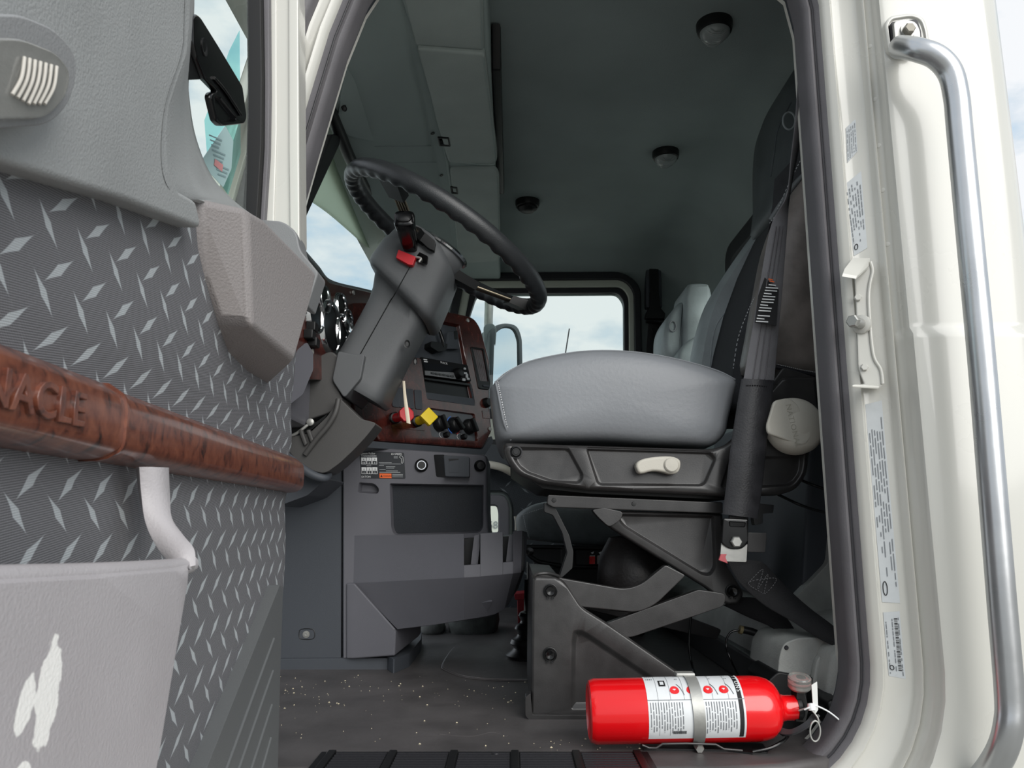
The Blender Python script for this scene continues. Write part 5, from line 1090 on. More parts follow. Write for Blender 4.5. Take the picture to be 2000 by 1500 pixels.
slab('belt_stub', atY(BYs), rp([(1424, 1006), (1462, 1009), (1460, 1028, 4), (1426, 1030, 4)], 2), 0, 0.006, WEBD, sb, bevel=0.002)
an = plate('anchor_plate', atY(BYs - 0.002), rp([(1413, 1012, 3), (1462, 1014, 3), (1461, 1060, 4), (1448, 1072, 8), (1424, 1072, 8), (1410, 1062, 4)], 3, 3), [rp([(1423, 1018), (1457, 1020), (1455, 1030), (1425, 1029)], 3, 3)], BLACKG, sb, thick=0.004, edge=0.0015, epx=1.5, wall=1, thru=True)
hexbolt('anchor_bolt', P(1437, 1058, BYs - 0.002), (0, -1, 0), 0.0105, 0.009, STEEL, sb)
slab('tether_tongue', atY(BYs + 0.003), rp([(1409, 1060, 2), (1424, 1073, 8), (1448, 1073, 8), (1460, 1062, 2), (1458, 1098, 3), (1406, 1096, 2)], 2), 0, 0.004, STEEL, sb, bevel=0.001)
slab('red_latch_tab', atY(BYs + 0.001), [(1408, 1082), (1420, 1082), (1417, 1088), (1422, 1101), (1404, 1094)], 0, 0.006, mat('faded_red', (190, 90, 96), 0.5), sb, bevel=0.001)
slab('mount_tab', atY(BYs + 0.02), rp([(1461, 1040), (1498, 1041), (1495, 1079), (1460, 1078)], 2), 0, 0.006, STEELB, sb, bevel=0.001)
slab('buckle_body', atY(SYN + 0.02), rp([(1462, 982), (1512, 986), (1510, 1002), (1490, 1003), (1490, 1022), (1474, 1026), (1470, 1004)], 2), 0, 0.02, BLACK, sb, bevel=0.002)
# tether straps to the floor
ts = thing('tether_strap', 'black webbing tether strap with zigzag stitching running down behind the seat', 'strap', P(1640, 1245, 1.36))
tw = ribbon('strap', [(P(1419, 1092, 1.470), P(1472, 1094, 1.475)), (P(1428, 1112, 1.47), P(1492, 1100, 1.475)), (P(1446, 1140, 1.465), P(1520, 1130, 1.47)), (P(1490, 1180, 1.45), P(1548, 1158, 1.455)), (P(1544, 1212, 1.42), P(1585, 1190, 1.425)), (P(1600, 1248, 1.385), P(1630, 1224, 1.385)), (P(1648, 1270, 1.35), P(1664, 1258, 1.35))], 0.004, WEBD, ts, sub=6)
GRT = mat('grey_thread', (96, 96, 98), 0.8)
zz = [(1462, 1138), (1490, 1112), (1480, 1150), (1500, 1122), (1493, 1160), (1516, 1130), (1462, 1138), (1492, 1160)]
dashes('box_stitching', [P(x, y, 1.4525 + 0.0006 * i) for i, (x, y) in enumerate(zz)], GRT, tw, 60, r=0.0007)
ts2 = ribbon('lower_tether', [(P(1412, 1182, 1.56), P(1450, 1166, 1.56)), (P(1460, 1205, 1.55), P(1480, 1170, 1.55)), (P(1500, 1222, 1.53), P(1530, 1200, 1.53)), (P(1530, 1240, 1.51), P(1556, 1236, 1.51))], 0.006, WEBD, None, sub=5)
tag(ts2, 'black lower tether strap under the zigzag strap, ending in a steel clip', 'strap')
tube('clip', [P(1545, 1232, 1.50), P(1552, 1240, 1.495), P(1556, 1250, 1.50)], 0.003, STEEL, ts2)

# ------------------------------------------------------------------ passenger seat
ps = thing('passenger_seat_unit', 'dark passenger seat behind the scissor base, grey backrest with embossed emblem', 'seat', PZ(1100, 1230, 0.0)); ps['kind'] = 'thing'
PY0 = 2.42
pc = cat2([(1008, 1020), (1013, 1004), (1040, 986), (1080, 978), (1140, 976), (1250, 980), (1300, 1000), (1300, 1060), (1180, 1068), (1100, 1062), (1032, 1054), (1014, 1046)], 3)
DLE = mat('dark_seat_leather', (104, 111, 113), 0.5, bump=0.35, bscale=120, bdet=6, var=0.25, vscale=14)
pillow('cushion', pc, PY0, [(0.02, -0.012), (0.4, -0.011), (0.75, -0.006), (0.92, 0.005)], [(0, 0.025), (-1, 0.25), (0, 0.45), (10, 0.48)], DLE, ps)
dashes('stitching', [P(1019, 1006, PY0 - 0.003), P(1040, 999, PY0 - 0.006), P(1062, 992, PY0 - 0.006)], STITCH, ps, 14, r=0.001)
dashes('stitching', [P(1022, 1006, PY0 - 0.004), P(1027, 1030, PY0 - 0.008), P(1034, 1052, PY0)], STITCH, ps, 14, r=0.001)
pp_ = plate('side_pan', atY(PY0 - 0.01), rp([(1024, 1064, 6), (1300, 1068, 6), (1300, 1112, 6), (1110, 1112, 6), (1050, 1102, 10), (1028, 1086, 8)], 5), [rp([(1033, 1070), (1098, 1070), (1098, 1104), (1052, 1096), (1034, 1084)], 5), rp([(1120, 1072), (1290, 1074), (1290, 1106), (1122, 1106)], 5)], BLACK, ps, thick=0.02, rec=0.006, edge=0.005, epx=3, wall=3)
lathe('button', [(0.012, 0), (0.012, 0.004), (0.0, 0.005)], P(1035, 1077, PY0 - 0.012), (0, -1, 0), BLACKG, ps, seg=16)
for x, m_s in ((1157, RED), (1172, STEEL)):
    sw1 = slab('rocker', atY(PY0 - 0.02), rp([(x - 5.5, 1087), (x + 5.5, 1087), (x + 5.5, 1102), (x - 5.5, 1102)], 1), 0, 0.02, m_s, ps, bevel=0.001)
    quads('rocker_line', [[P(x - 5, 1085, PY0 - 0.018), P(x + 5, 1085, PY0 - 0.018), P(x + 5, 1086.4, PY0 - 0.018), P(x - 5, 1086.4, PY0 - 0.018)], [P(x - 3, 1079, PY0 - 0.018), P(x + 3, 1077, PY0 - 0.018), P(x + 2, 1081, PY0 - 0.018), P(x - 1, 1082, PY0 - 0.018)]], WHITE, sw1)
slab('pedestal', atY(PY0 + 0.05), rp([(1046, 1108), (1260, 1110), (1260, 1240), (1052, 1240)], 3), 0, 0.36, BLACK, ps, bevel=0.006)
slab('pedestal_edge', atY(PY0 + 0.03), [(1029, 1098), (1031, 1098), (1032, 1198), (1030, 1198)], 0, 0.02, STEEL, ps, bevel=0)
tube('cushion_tab', [P(1007, 1008, PY0 + 0.1), P(1009, 1020, PY0 + 0.1), P(1009, 1036, PY0 + 0.1)], 0.006, IVORY, ps)
pbw = cat2([(1299, 690), (1296, 650), (1303, 622), (1318, 600), (1332, 590), (1344, 605), (1350, 650), (1350, 700), (1320, 712)], 3)
loft('backrest_wing', [[P(a, b, 2.70) + V((0, y, 0)) for a, b in shrink(pbw, sh)] for sh, y in ((10, -0.02), (4, -0.012), (0, 0.005), (0, 0.2), (6, 0.24))], SEATB, ps, ang=70)
pbw2 = cat2([(1336, 600), (1338, 575), (1342, 558), (1352, 554), (1376, 554), (1385, 560), (1390, 590), (1388, 700), (1340, 710)], 3)
loft('backrest', [[P(a, b, 2.66) + V((0, y, 0)) for a, b in shrink(pbw2, sh)] for sh, y in ((8, -0.02), (3, -0.012), (0, 0.005), (0, 0.2), (6, 0.24))], SEATB, ps, ang=70)
pbw3 = cat2([(1322, 700), (1330, 680), (1345, 665), (1365, 655), (1390, 650), (1400, 720), (1330, 730)], 3)
loft('lumbar', [[P(a, b, 2.60) + V((0, y, 0)) for a, b in shrink(pbw3, sh)] for sh, y in ((8, -0.02), (3, -0.012), (0, 0.005), (0, 0.2), (6, 0.24))], SEATB, ps, ang=70)
tube('emblem', [P(1314 + 6.5 * math.cos(a), 637 + 10 * math.sin(a), 2.676) for a in [k * math.pi / 6 for k in range(12)]], 0.003, SEATG, ps, seg=6, sub=3, closed=True)
# ------------------------------------------------------------------ fire extinguisher lying on the floor
ec = V((0.0, 1.285, 0.0545)); ER = 0.0485
def ep(px, py): p = P(px, py, 1.285); return p
pL, pR = P(1149, 1396, 1.285), P(1555, 1384, 1.285)
pL.z = 0.0545; pR.z = 0.060
EA = (pR - pL).normalized(); ELn = (pR - pL).length
fe = thing('fire_extinguisher', 'red fire extinguisher lying on its side with instruction label', 'fire extinguisher', V(((pL.x + pR.x) / 2, 1.285, 0.0)))
k = ELn / 406.0
prof = [(0.0, 0.004), (0.036, 0.004), (0.041, 0.0), (0.0455, 0.002), (ER, 0.010), (ER, 322 * k), (0.0475, 336 * k), (0.0445, 350 * k), (0.039, 361 * k), (0.030, 369 * k), (0.023, 372 * k), (0.0205, 376 * k), (0.019, 384 * k), (0.019, 404 * k), (0.0, 406 * k)]
lathe('cylinder', prof, pL, EA, RED, fe, seg=56)
ea, eb = frame_of(EA)      # ea: horizontal across, eb: up
if ea.y > 0: ea = -ea
def cyl(t, ang, r): return pL + EA * (t * k) + (ea * math.cos(ang) + eb * math.sin(ang)) * r
def wrap(name, t0, t1, a0, a1, m, parent, r=ER + 0.0004, n=20, skew=0.0):
    rows = [[cyl(t0 + (t1 - t0) * i / 4 + skew * (j / n), a0 + (a1 - a0) * j / n, r) for j in range(n + 1)] for i in range(5)]
    return sheet(name, rows, m, parent, ang=80)
lab = wrap('label', 108, 291, 1.95, -0.75, LABEL, fe)
wrap('label_end_band', 279, 287, 1.9, -0.70, INK, lab, ER + 0.0007)
A1 = -0.62; A0 = 1.75
def ang(f): return A0 + (A1 - A0) * f
wrap('label_rule', 108, 291, 0.52, 0.50, GREYINK, lab, ER + 0.0007)
for t in (128, 152, 178, 205, 232, 262): wrap('label_rule', t, t + 0.6, 1.7, 0.52, GREYINK, lab, ER + 0.0007, n=8)
for t in (128, 148): wrap('label_rule', t, t + 0.6, 0.5, -0.6, GREYINK, lab, ER + 0.0007, n=8)
for t in (162, 194, 226, 256):
    rows = []
    for i in range(9):
        q = math.pi * i / 8; rows.append([cyl(t + 9 * math.cos(q), 0.80 + 0.18 * math.sin(q) * s_, ER + 0.0008) for s_ in (-0.6, 1)])
    sheet('label_pictogram', rows, RED, lab, ang=80)
    wrap('pictogram_hose', t + 8, t + 17, 1.05, 0.62, GREYINK, lab, ER + 0.0008, n=6, skew=-6) if False else tube('pictogram_hose', [cyl(t + 6, 1.05, ER + 0.0008), cyl(t + 12, 0.9, ER + 0.0008), cyl(t + 17, 0.66, ER + 0.0008)], 0.0006, GREYINK, lab, seg=5)
wrap('label_square', 134, 147, 1.25, 0.98, INK, lab, ER + 0.0008, n=6); wrap('label_square_mark', 137, 144, 1.19, 1.04, LABEL, lab, ER + 0.0011, n=6)
fp_ = []
for t in range(112, 276, 5):
    if 176 < t < 204: continue
    a = 0.44; e_ = -0.55 + 0.2 * random.random() if t > 150 else -0.3 - 0.2 * random.random()
    while a > e_:
        b = max(e_, a - random.uniform(0.12, 0.4))
        fp_.append([cyl(t, a, ER + 0.0009), cyl(t + 1.6, a, ER + 0.0009), cyl(t + 1.6, (a + b) / 2, ER + 0.0009), cyl(t + 1.6, b, ER + 0.0009), cyl(t, b, ER + 0.0009), cyl(t, (a + b) / 2, ER + 0.0009)]); a = b - 0.04
for t in list(range(112, 124, 4)) + list(range(168, 270, 32)):
    for d in (0, 3): fp_.append([cyl(t + d, 1.65, ER + 0.0009), cyl(t + d + 1.2, 1.65, ER + 0.0009), cyl(t + d + 1.2, 1.3, ER + 0.0009), cyl(t + d, 1.3, ER + 0.0009)])
quads('label_print', fp_, GREYINK, lab)
bars = []
for j in range(14): bars.append([cyl(154 + j * 1.8, -0.42, ER + 0.001), cyl(155.1 + j * 1.8, -0.42, ER + 0.001), cyl(155.1 + j * 1.8, -0.53, ER + 0.001), cyl(154 + j * 1.8, -0.53, ER + 0.001)])
quads('barcode', bars, INK, lab)
text('label_heading', 'INSTRUCTIONS', cyl(280.5, 1.80, ER + 0.0035) , (ea * math.cos(0.0) * 0.75 - eb * 0.66), EA, 0.0085, WHITE, lab, ext=0.0002) if False else None
hd_ = 'TIONS'
for j, ch in enumerate(hd_):
    a_ = 1.50 - j * 0.17; n_ = (ea * math.cos(a_) + eb * math.sin(a_)); tdir = (ea * math.sin(a_) - eb * math.cos(a_))
    text('heading_letter', ch, cyl(280.4, a_, ER + 0.0010), tdir, EA, 0.0092, WHITE, lab, ext=0.0001)
# valve: black body, gauge, handles, pin, tag
lathe('valve_collar', [(0.0205, 0), (0.0205, 0.006), (0.016, 0.010), (0.0, 0.010)], pL + EA * (404 * k), EA, BLACK, fe, seg=24)
vb = slab('valve_body', atY(1.272), rp([(1556, 1352, 3), (1572, 1348, 3), (1580, 1386, 4), (1574, 1412, 4), (1554, 1410, 3)], 3), 0, 0.026, BLACK, fe, bevel=0.004)
ga = thing if False else None
gs = lathe('gauge_stem', [(0.008, 0), (0.008, 0.03), (0.0065, 0.034), (0, 0.034)], P(1565, 1372, 1.285), (0, -0.1, 1), BLACK, fe, seg=14)
gb = lathe('gauge', [(0.0, 0.0), (0.014, 0.0), (0.0175, 0.004), (0.0175, 0.009), (0.0, 0.010)], P(1561, 1346, 1.28), (0.0, -0.25, 1), STEEL, fe, seg=32)
lathe('gauge_glass', [(0.0178, 0.009), (0.0178, 0.019), (0.016, 0.021), (0.0, 0.022)], P(1561, 1346, 1.28), (0.0, -0.25, 1), LENS, gb, seg=32)
lathe('gauge_dial', [(0.014, 0.0102), (0.0, 0.0106)], P(1561, 1346, 1.28), (0.0, -0.25, 1), mat('dial_pink', (220, 150, 150), 0.5), gb, seg=24)
lh = ribbon('lower_handle', [(P(1524, 1420, 1.262), P(1528, 1438, 1.262)), (P(1545, 1424, 1.25), P(1552, 1436, 1.25)), (P(1572, 1410, 1.245), P(1578, 1424, 1.245)), (P(1590, 1392, 1.25), P(1598, 1400, 1.25))], 0.016, mat('lever_black', (40, 40, 42), 0.25), fe)
ribbon('squeeze_lever', [(P(1578, 1384, 1.29), P(1578, 1394, 1.29)), (P(1605, 1376, 1.31), P(1605, 1388, 1.31)), (P(1630, 1384, 1.34), P(1628, 1396, 1.34)), (P(1645, 1400, 1.36), P(1640, 1410, 1.36))], 0.012, BLACK, fe)
tube('pull_ring', [P(1592 + 10 * math.cos(a) , 1428 + 20 * math.sin(a), 1.238) for a in [q * math.pi / 6 for q in range(12)]], 0.0014, STEEL, fe, seg=8, sub=3, closed=True)
tube('pull_pin', [P(1560, 1388, 1.255), P(1580, 1384, 1.245), P(1596, 1400, 1.238), P(1599, 1412, 1.238)], 0.0014, STEEL, fe, seg=8)
tgx = slab('seal_tag', atY(1.245), rp([(1585, 1338), (1596, 1331), (1598, 1386), (1592, 1396), (1588, 1380)], 1), 0, 0.0012, mat('tag_white', (214, 215, 212), 0.5), fe, bevel=0)
lathe('seal_bead', [(0.0, -0.006), (0.005, -0.005), (0.006, 0.0), (0.005, 0.005), (0.0, 0.006)], P(1585, 1381, 1.246), (0, 0.3, 1), WHITE, fe, seg=16)
tube('seal_tie', [P(1571, 1386, 1.246), P(1580, 1382, 1.243), P(1592, 1378, 1.244), P(1615, 1388, 1.25), P(1632, 1400, 1.255), P(1645, 1412, 1.26)], 0.0013, WHITE, fe, seg=8)
noz = lathe('nozzle', [(0.006, 0), (0.009, 0.01), (0.011, 0.04), (0.0, 0.04)], P(1548, 1418, 1.275), (-0.3, -0.2, -0.9), BLACK, fe, seg=16) if False else None
# clamp band and wire bracket
cb_ = thing('extinguisher_bracket', 'steel clamp band with wire foot holding the red extinguisher', 'bracket', V((cyl(198, 0, 0).x, 1.285, 0.0)))
rows = []
for t in (190, 212):
    rows.append([cyl(t + 6 * (j / 40 - 0.3), 2.4 - (2.4 + 1.75) * j / 40, ER + 0.0022) for j in range(41)])
sheet('band', rows, STEEL, cb_, ang=80, tvec=(0, -0.0006, 0.0003))
hexbolt('clamp_bolt', cyl(206, -1.30, ER + 0.001), (0.0, -1, -0.25), 0.0072, 0.016, STEEL, cb_)
box('latch_clip', cyl(194, 1.75, ER + 0.004), (0.03, 0.02, 0.006), STEEL, cb_, bevel=0.002)
tube('wire_foot', [P(1254, 1455, 1.25), P(1268, 1461, 1.25), P(1282, 1461, 1.25), P(1294, 1453, 1.25), P(1340, 1452, 1.25), P(1398, 1454, 1.25), P(1414, 1463, 1.25), P(1450, 1466, 1.25)], 0.0018, STEELB, cb_, seg=8, smooth=False)
slab('bracket_cradle', lambda x, y, o=0.0: PZ(x, y, 0.003) + V((0, 0, o)), rp([(1250, 1448), (1490, 1452), (1500, 1468), (1470, 1470), (1420, 1464), (1290, 1462), (1256, 1462)], 3), 0, -0.003, BLACK, cb_, bevel=0)
ribbon('cradle_end', [(P(1470, 1468, 1.245), P(1496, 1468, 1.262)), (P(1505, 1462, 1.245), P(1520, 1452, 1.262)), (P(1530, 1448, 1.255), P(1540, 1438, 1.275)), (P(1540, 1436, 1.265), P(1536, 1426, 1.285))], 0.004, BLACKG, cb_)

# ------------------------------------------------------------------ sill tread plate
tp = thing('sill_plate', 'black ribbed tread plate along the door sill', 'sill plate', PZ(950, 1490, 0.0))
SZ = 0.003
def slz(x, y, o=0.0): return PZ(x, y, SZ) + V((0, 0, -o))
x0, x1 = PZ(628, 1471, 0).x, PZ(1268, 1476, 0).x
box('plate_base', ((x0 + x1) / 2, 1.205, 0.0005), (x1 - x0, 0.104, 0.005), BLACK, tp, bevel=0.0015)
nbx = 6
for i in range(nbx):
    xa = x0 + 0.018 + (x1 - x0 - 0.036) * i / (nbx - 1)
    box('cross_bar', (xa, 1.205, 0.0035), (0.012, 0.098, 0.006), BLACK, tp, bevel=0.0015)
for i in range(nbx - 1):
    xa = x0 + 0.018 + (x1 - x0 - 0.036) * i / (nbx - 1); xb = x0 + 0.018 + (x1 - x0 - 0.036) * (i + 1) / (nbx - 1)
    for j in range(7): box('tread_rib', ((xa + xb) / 2, 1.242 - j * 0.0115, 0.0035), (xb - xa - 0.016, 0.0045, 0.0035), RUBBERD, tp, bevel=0)
lathe('plate_screw', [(0.006, 0), (0.005, 0.003), (0.0, 0.003)], PZ(644, 1474, 0.003), (0, 0, 1), STEEL, tp, seg=14)
lathe('plate_screw', [(0.006, 0), (0.005, 0.003), (0.0, 0.003)], PZ(968, 1474, 0.003), (0, 0, 1), RUBBERD, tp, seg=14)

# ------------------------------------------------------------------ gear-lever boot, red box, rag, cables
gbt = lathe('shift_boot', [(0.0, 0.0), (0.075, 0.0), (0.078, 0.012), (0.062, 0.022), (0.056, 0.028), (0.066, 0.040), (0.062, 0.050), (0.050, 0.056), (0.046, 0.062), (0.054, 0.076), (0.050, 0.084), (0.040, 0.090), (0.038, 0.096), (0.044, 0.108), (0.040, 0.116), (0.030, 0.12), (0.028, 0.2), (0.0, 0.2)], PZ(1046, 1287, 0.0), (0, 0, 1), mat('boot_rubber', (24, 24, 25), 0.32), None, seg=36)
tag(gbt, 'black ribbed rubber gear-lever boot beside the scissor base', 'rubber boot')
rbp = PZ(1025, 1226, 0.0)
rb_ = thing('red_box', 'small dark red plastic box on the floor behind the rubber boot', 'box', rbp)
slab('case', atY(rbp.y), rp([(1010, 1166), (1038, 1166), (1038, 1227), (1012, 1227)], 2), 0, 0.09, REDD, rb_, bevel=0.004)
slab('lid', atY(rbp.y - 0.006), rp([(1004, 1160), (1040, 1157), (1040, 1171), (1006, 1172)], 2), 0, 0.1, REDD, rb_, bevel=0.003)
def lump(name, px, zs_, label, cg):
    rings = []
    for sc0, z in zs_:
        cx = sum(p[0] for p in px) / len(px); cy = sum(p[1] for p in px) / len(px)
        rings.append([PZ(cx + (x - cx) * sc0 + random.uniform(-1, 1), cy + (y - cy) * sc0, 0.0) + V((0, 0, z + random.uniform(-0.003, 0.003) if z > 0.005 else z)) for x, y in cat2(px, 3)])
    o = loft(name, rings, CLOTH if cg == 'rag' else SHOE, None, ang=80); tag(o, label, cg); return o
lump('work_glove', [(820, 1230), (850, 1224), (870, 1228), (862, 1238), (840, 1240), (822, 1238)], ((0.95, 0.0), (1.0, 0.012), (0.9, 0.028), (0.6, 0.036), (0.05, 0.037)), 'crumpled grey work glove on the floor under the console', 'glove')
lump('floor_rag', [(880, 1228), (930, 1222), (972, 1224), (965, 1236), (920, 1240), (880, 1238)], ((0.95, 0.0), (1.0, 0.03), (0.95, 0.07), (0.8, 0.10), (0.3, 0.11), (0.02, 0.11)), 'bunched dark rag on the floor under the cup pocket', 'rag')
c1 = thing('seat_cable', 'thin black wire looping behind the seat base with an inline connector', 'cable', PZ(1440, 1330, 0.0))
tube('wire', [PZ(1450, 1334, 0.004), P(1432, 1300, 1.56), P(1418, 1260, 1.56), P(1426, 1236, 1.56), P(1446, 1230, 1.56)], 0.0022, BLACKG, c1, seg=8)
tube('connector', [P(1446, 1229, 1.56), P(1466, 1233, 1.56), P(1484, 1240, 1.56)], 0.0075, BLACK, c1, seg=10)
tube('wire', [P(1484, 1240, 1.56), P(1505, 1256, 1.54), P(1520, 1278, 1.50)], 0.003, BLACKG, c1, seg=8)
for x, y in ((1447, 1230), (1483, 1239)): lathe('connector_cuff', [(0.0085, -0.003), (0.0085, 0.003), (0.0, 0.003)], P(x, y, 1.559), (1, 0, -0.3), mat('cuff_tan', (110, 100, 70), 0.6) if 'cuff_tan' not in MATS else MATS['cuff_tan'], c1, seg=10)
c2 = tube('air_line', [P(1350, 1200, 1.72), P(1346, 1260, 1.70), P(1352, 1300, 1.68), P(1362, 1330, 1.64), PZ(1372, 1345, 0.004)], 0.0025, BLACKG, None, seg=8); tag(c2, 'thin black air line hanging under the scissor arms', 'air line')
c3 = tube('lumbar_hose', [P(1520, 966, 1.54), P(1560, 985, 1.55), P(1600, 998, 1.50), P(1640, 1004, 1.44)], 0.003, BLACK, None, seg=8); tag(c3, 'black hose running from the seat pan to the door pillar', 'hose')
c4 = tube('seat_hose', [P(1560, 936, 1.58), P(1590, 948, 1.58), P(1620, 958, 1.56)], 0.003, BLACK, None, seg=8); tag(c4, 'short black hose above the longer hose beside the pillar', 'hose')
# moulded hump over the belt anchor
mh = thing('anchor_cover', 'worn grey moulded cover over the belt anchor on the floor', 'cover', PZ(1560, 1345, 0.0) )
hm = cat2([(1519, 1318), (1520, 1290), (1527, 1262), (1545, 1250), (1590, 1244), (1640, 1246), (1700, 1250), (1700, 1272), (1640, 1262), (1608, 1268), (1590, 1288), (1584, 1322)], 3)
hmm = rp([(1519, 1318, 4), (1522, 1285, 8), (1530, 1256, 14), (1560, 1246, 8), (1640, 1244, 8), (1700, 1246, 4), (1700, 1262, 4), (1640, 1260, 8), (1606, 1264, 14), (1590, 1290, 14), (1584, 1322, 4)], 5, 4)
slab('saddle', atY(1.40), hmm, 0, 0.16, MOULD, mh, bevel=0.012, seg=4)
slab('saddle_skirt', atY(1.385), rp([(1590, 1322), (1596, 1290), (1612, 1270, 10), (1650, 1266), (1700, 1270), (1700, 1380), (1640, 1372), (1588, 1340)], 5), 0, 0.12, MOULD, mh, bevel=0.014, seg=4)
lathe('cover_screw', [(0.004, 0), (0.003, 0.002), (0, 0.002)], P(1536, 1265, 1.399), (0, -1, 0), RUBBERD, mh, seg=10)
slab('black_foot', atY(1.39), rp([(1500, 1330, 8), (1520, 1312, 8), (1590, 1324, 6), (1650, 1380, 6), (1650, 1440, 4), (1510, 1440, 4)], 5), 0, 0.12, BLACK, mh, bevel=0.008, seg=3)

# ------------------------------------------------------------------ ceiling lamps
def domelamp(px, py, label, r, lit):
    c = PZ(px, py, CEIL); nm = 'ceiling_lamp' if lit else 'ceiling_speaker'
    t = thing(nm, label, 'lamp' if lit else 'speaker', c, 'round ceiling lamps' if lit else None)
    lathe('bezel', [(r * 1.05, 0.0), (r * 1.05, 0.012), (r * 0.98, 0.022), (r * 0.88, 0.024), (r * 0.86, 0.018)], c, (0, 0, -1), BLACK, t, seg=36)
    if lit:
        ln = lathe('lens', [(r * 0.88, 0.018), (r * 0.84, 0.030), (r * 0.6, 0.040), (r * 0.3, 0.044), (0.0, 0.045)], c, (0, 0, -1), mat('dome_lens', (170, 178, 178), 0.15, trans=0.35) if 'dome_lens' not in MATS else MATS['dome_lens'], t, seg=36)
        for k_ in range(-4, 5):
            w_ = math.sqrt(max(0.05, 0.64 - (k_ * 0.17) ** 2)) * r
            tube('lens_rib', [c + V((-w_, k_ * 0.17 * r, -0.030)), c + V((-w_ * 0.5, k_ * 0.17 * r, -0.041)), c + V((0, k_ * 0.17 * r, -0.0445 + 0.004 * abs(k_) / 4)), c + V((w_ * 0.5, k_ * 0.17 * r, -0.041)), c + V((w_, k_ * 0.17 * r, -0.030))], 0.0016, MATS['dome_lens'], ln, seg=6, sub=3)
    else:
        lathe('cap', [(r * 0.9, 0.015), (r * 0.85, 0.03), (r * 0.55, 0.04), (0.0, 0.041)], c, (0, 0, -1), BLACK, t, seg=30)
    return t
domelamp(1395, 46, 'round clear ceiling lamp nearest the door opening', 0.040, True)
domelamp(1300, 297, 'round clear ceiling lamp farther in, over the passenger side', 0.040, True)
domelamp(1030, 393, 'small black round ceiling speaker beyond the steering wheel', 0.042, False)
hk = tube('coat_hook', [P(1389, 462, 2.9), P(1394, 478, 2.88), P(1398, 492, 2.9)], 0.008, BLACK, None, seg=8); tag(hk, 'small black coat hook on the headliner near the rear wall', 'hook')

# ------------------------------------------------------------------ passenger belt on the far wall
pbt = thing('passenger_belt', 'black passenger seat belt with retractor hanging beside the far window', 'seat belt', P(1282, 690, FARY - 0.05))
slab('guide_cover', atY(FARY - 0.05), rp([(1262, 506, 6), (1291, 506, 6), (1294, 600, 4), (1262, 600, 4)], 4), 0, 0.05, PLASD, pbt, bevel=0.006)
slab('guide_slot', atY(FARY - 0.053), rp([(1268, 512), (1286, 512), (1287, 575), (1269, 575)], 2), 0, 0.004, BLACK, pbt, bevel=0)
slab('slider', atY(FARY - 0.075), rp([(1270, 568, 3), (1287, 568, 3), (1290, 600), (1300, 612), (1298, 622), (1260, 622), (1262, 610), (1270, 598)], 3), 0, 0.03, BLACK, pbt, bevel=0.004)
tube('roller', [P(1262, 626, FARY - 0.06), P(1280, 628, FARY - 0.06), P(1297, 628, FARY - 0.06)], 0.012, BLACKG, pbt, seg=12)
ribbon('webbing', [(P(1267, 624, FARY - 0.05), P(1294, 624, FARY - 0.05)), (P(1264, 660, FARY - 0.05), P(1291, 660, FARY - 0.05)), (P(1260, 720, FARY - 0.05), P(1290, 720, FARY - 0.05))], 0.004, WEBD, pbt)
slab('buckle_tongue', atY(FARY - 0.07), rp([(1270, 640, 2), (1293, 641, 2), (1288, 652), (1286, 660), (1276, 660), (1275, 650)], 1), 0, 0.006, BLACKG, pbt, bevel=0.001)
slab('yellow_tag', atY(FARY - 0.03), [(1288, 652), (1294, 652), (1294, 682), (1287, 682)], 0, 0.004, mat('dull_yellow', (150, 145, 40), 0.7), pbt, bevel=0)

# ------------------------------------------------------------------ outside the far window: mirror and aerial
MY = FARY + 0.42
mr_ = thing('side_mirror', 'grey far-side mirror on a post outside the passenger window', 'mirror', P(960, 720, MY))
MIRM = onplane(P(985, 690, MY), V((0.6, -0.75, 0.12)))
plate('mirror_shell', MIRM, rp([(958, 640, 20), (985, 629, 18), (1012, 634, 16), (1021, 660, 10), (1024, 790, 8), (955, 790, 8)], 8, 5), [rp([(966, 648, 16), (986, 636, 14), (1006, 641, 12), (1014, 664, 8), (1016, 776, 6), (962, 776, 6)], 8, 5)], mat('mirror_shell_grey', (92, 98, 102), 0.5), mr_, thick=0.10, rec=0.012, edge=0.01, epx=3, wall=2)
slab('mirror_glass', lambda x, y, o=0.0: MIRM(x, y, o + 0.010), rp([(968, 650, 14), (986, 638, 12), (1005, 643, 10), (1012, 665, 8), (1014, 774, 6), (964, 774, 6)], 8, 5), 0, 0.003, mat('mirror_face', (236, 240, 240), 0.06, metal=1.0), mr_, bevel=0)
slab('shell_side', atY(MY - 0.02), rp([(944, 634, 10), (962, 630, 8), (970, 640, 6), (960, 790, 4), (946, 790, 4)], 5), 0, 0.1, mat('mirror_side_grey', (150, 158, 160), 0.4), mr_, bevel=0.006)
tube('mirror_arm', [P(954, 800, MY + 0.05), P(950, 830, MY - 0.1), P(940, 840, FARY + 0.05)], 0.02, STEEL, mr_)
tube('mirror_arm', [P(955, 562, MY + 0.05), P(950, 520, MY - 0.1), P(940, 510, FARY + 0.05)], 0.02, STEEL, mr_)
tube('mirror_post', [P(955, 560, MY + 0.05), P(955, 600, MY + 0.05), P(954, 640, MY + 0.05), P(954, 800, MY + 0.05)], 0.022, STEEL, mr_)
ae = tube('whip_aerial', [P(1112, 642, 7.0), P(1106, 680, 7.0), P(1100, 720, 7.0), P(1098, 1100, 7.0)], 0.006, RUBBERD, None, seg=8, smooth=False); tag(ae, 'thin whip aerial seen against the sky through the far window', 'aerial')

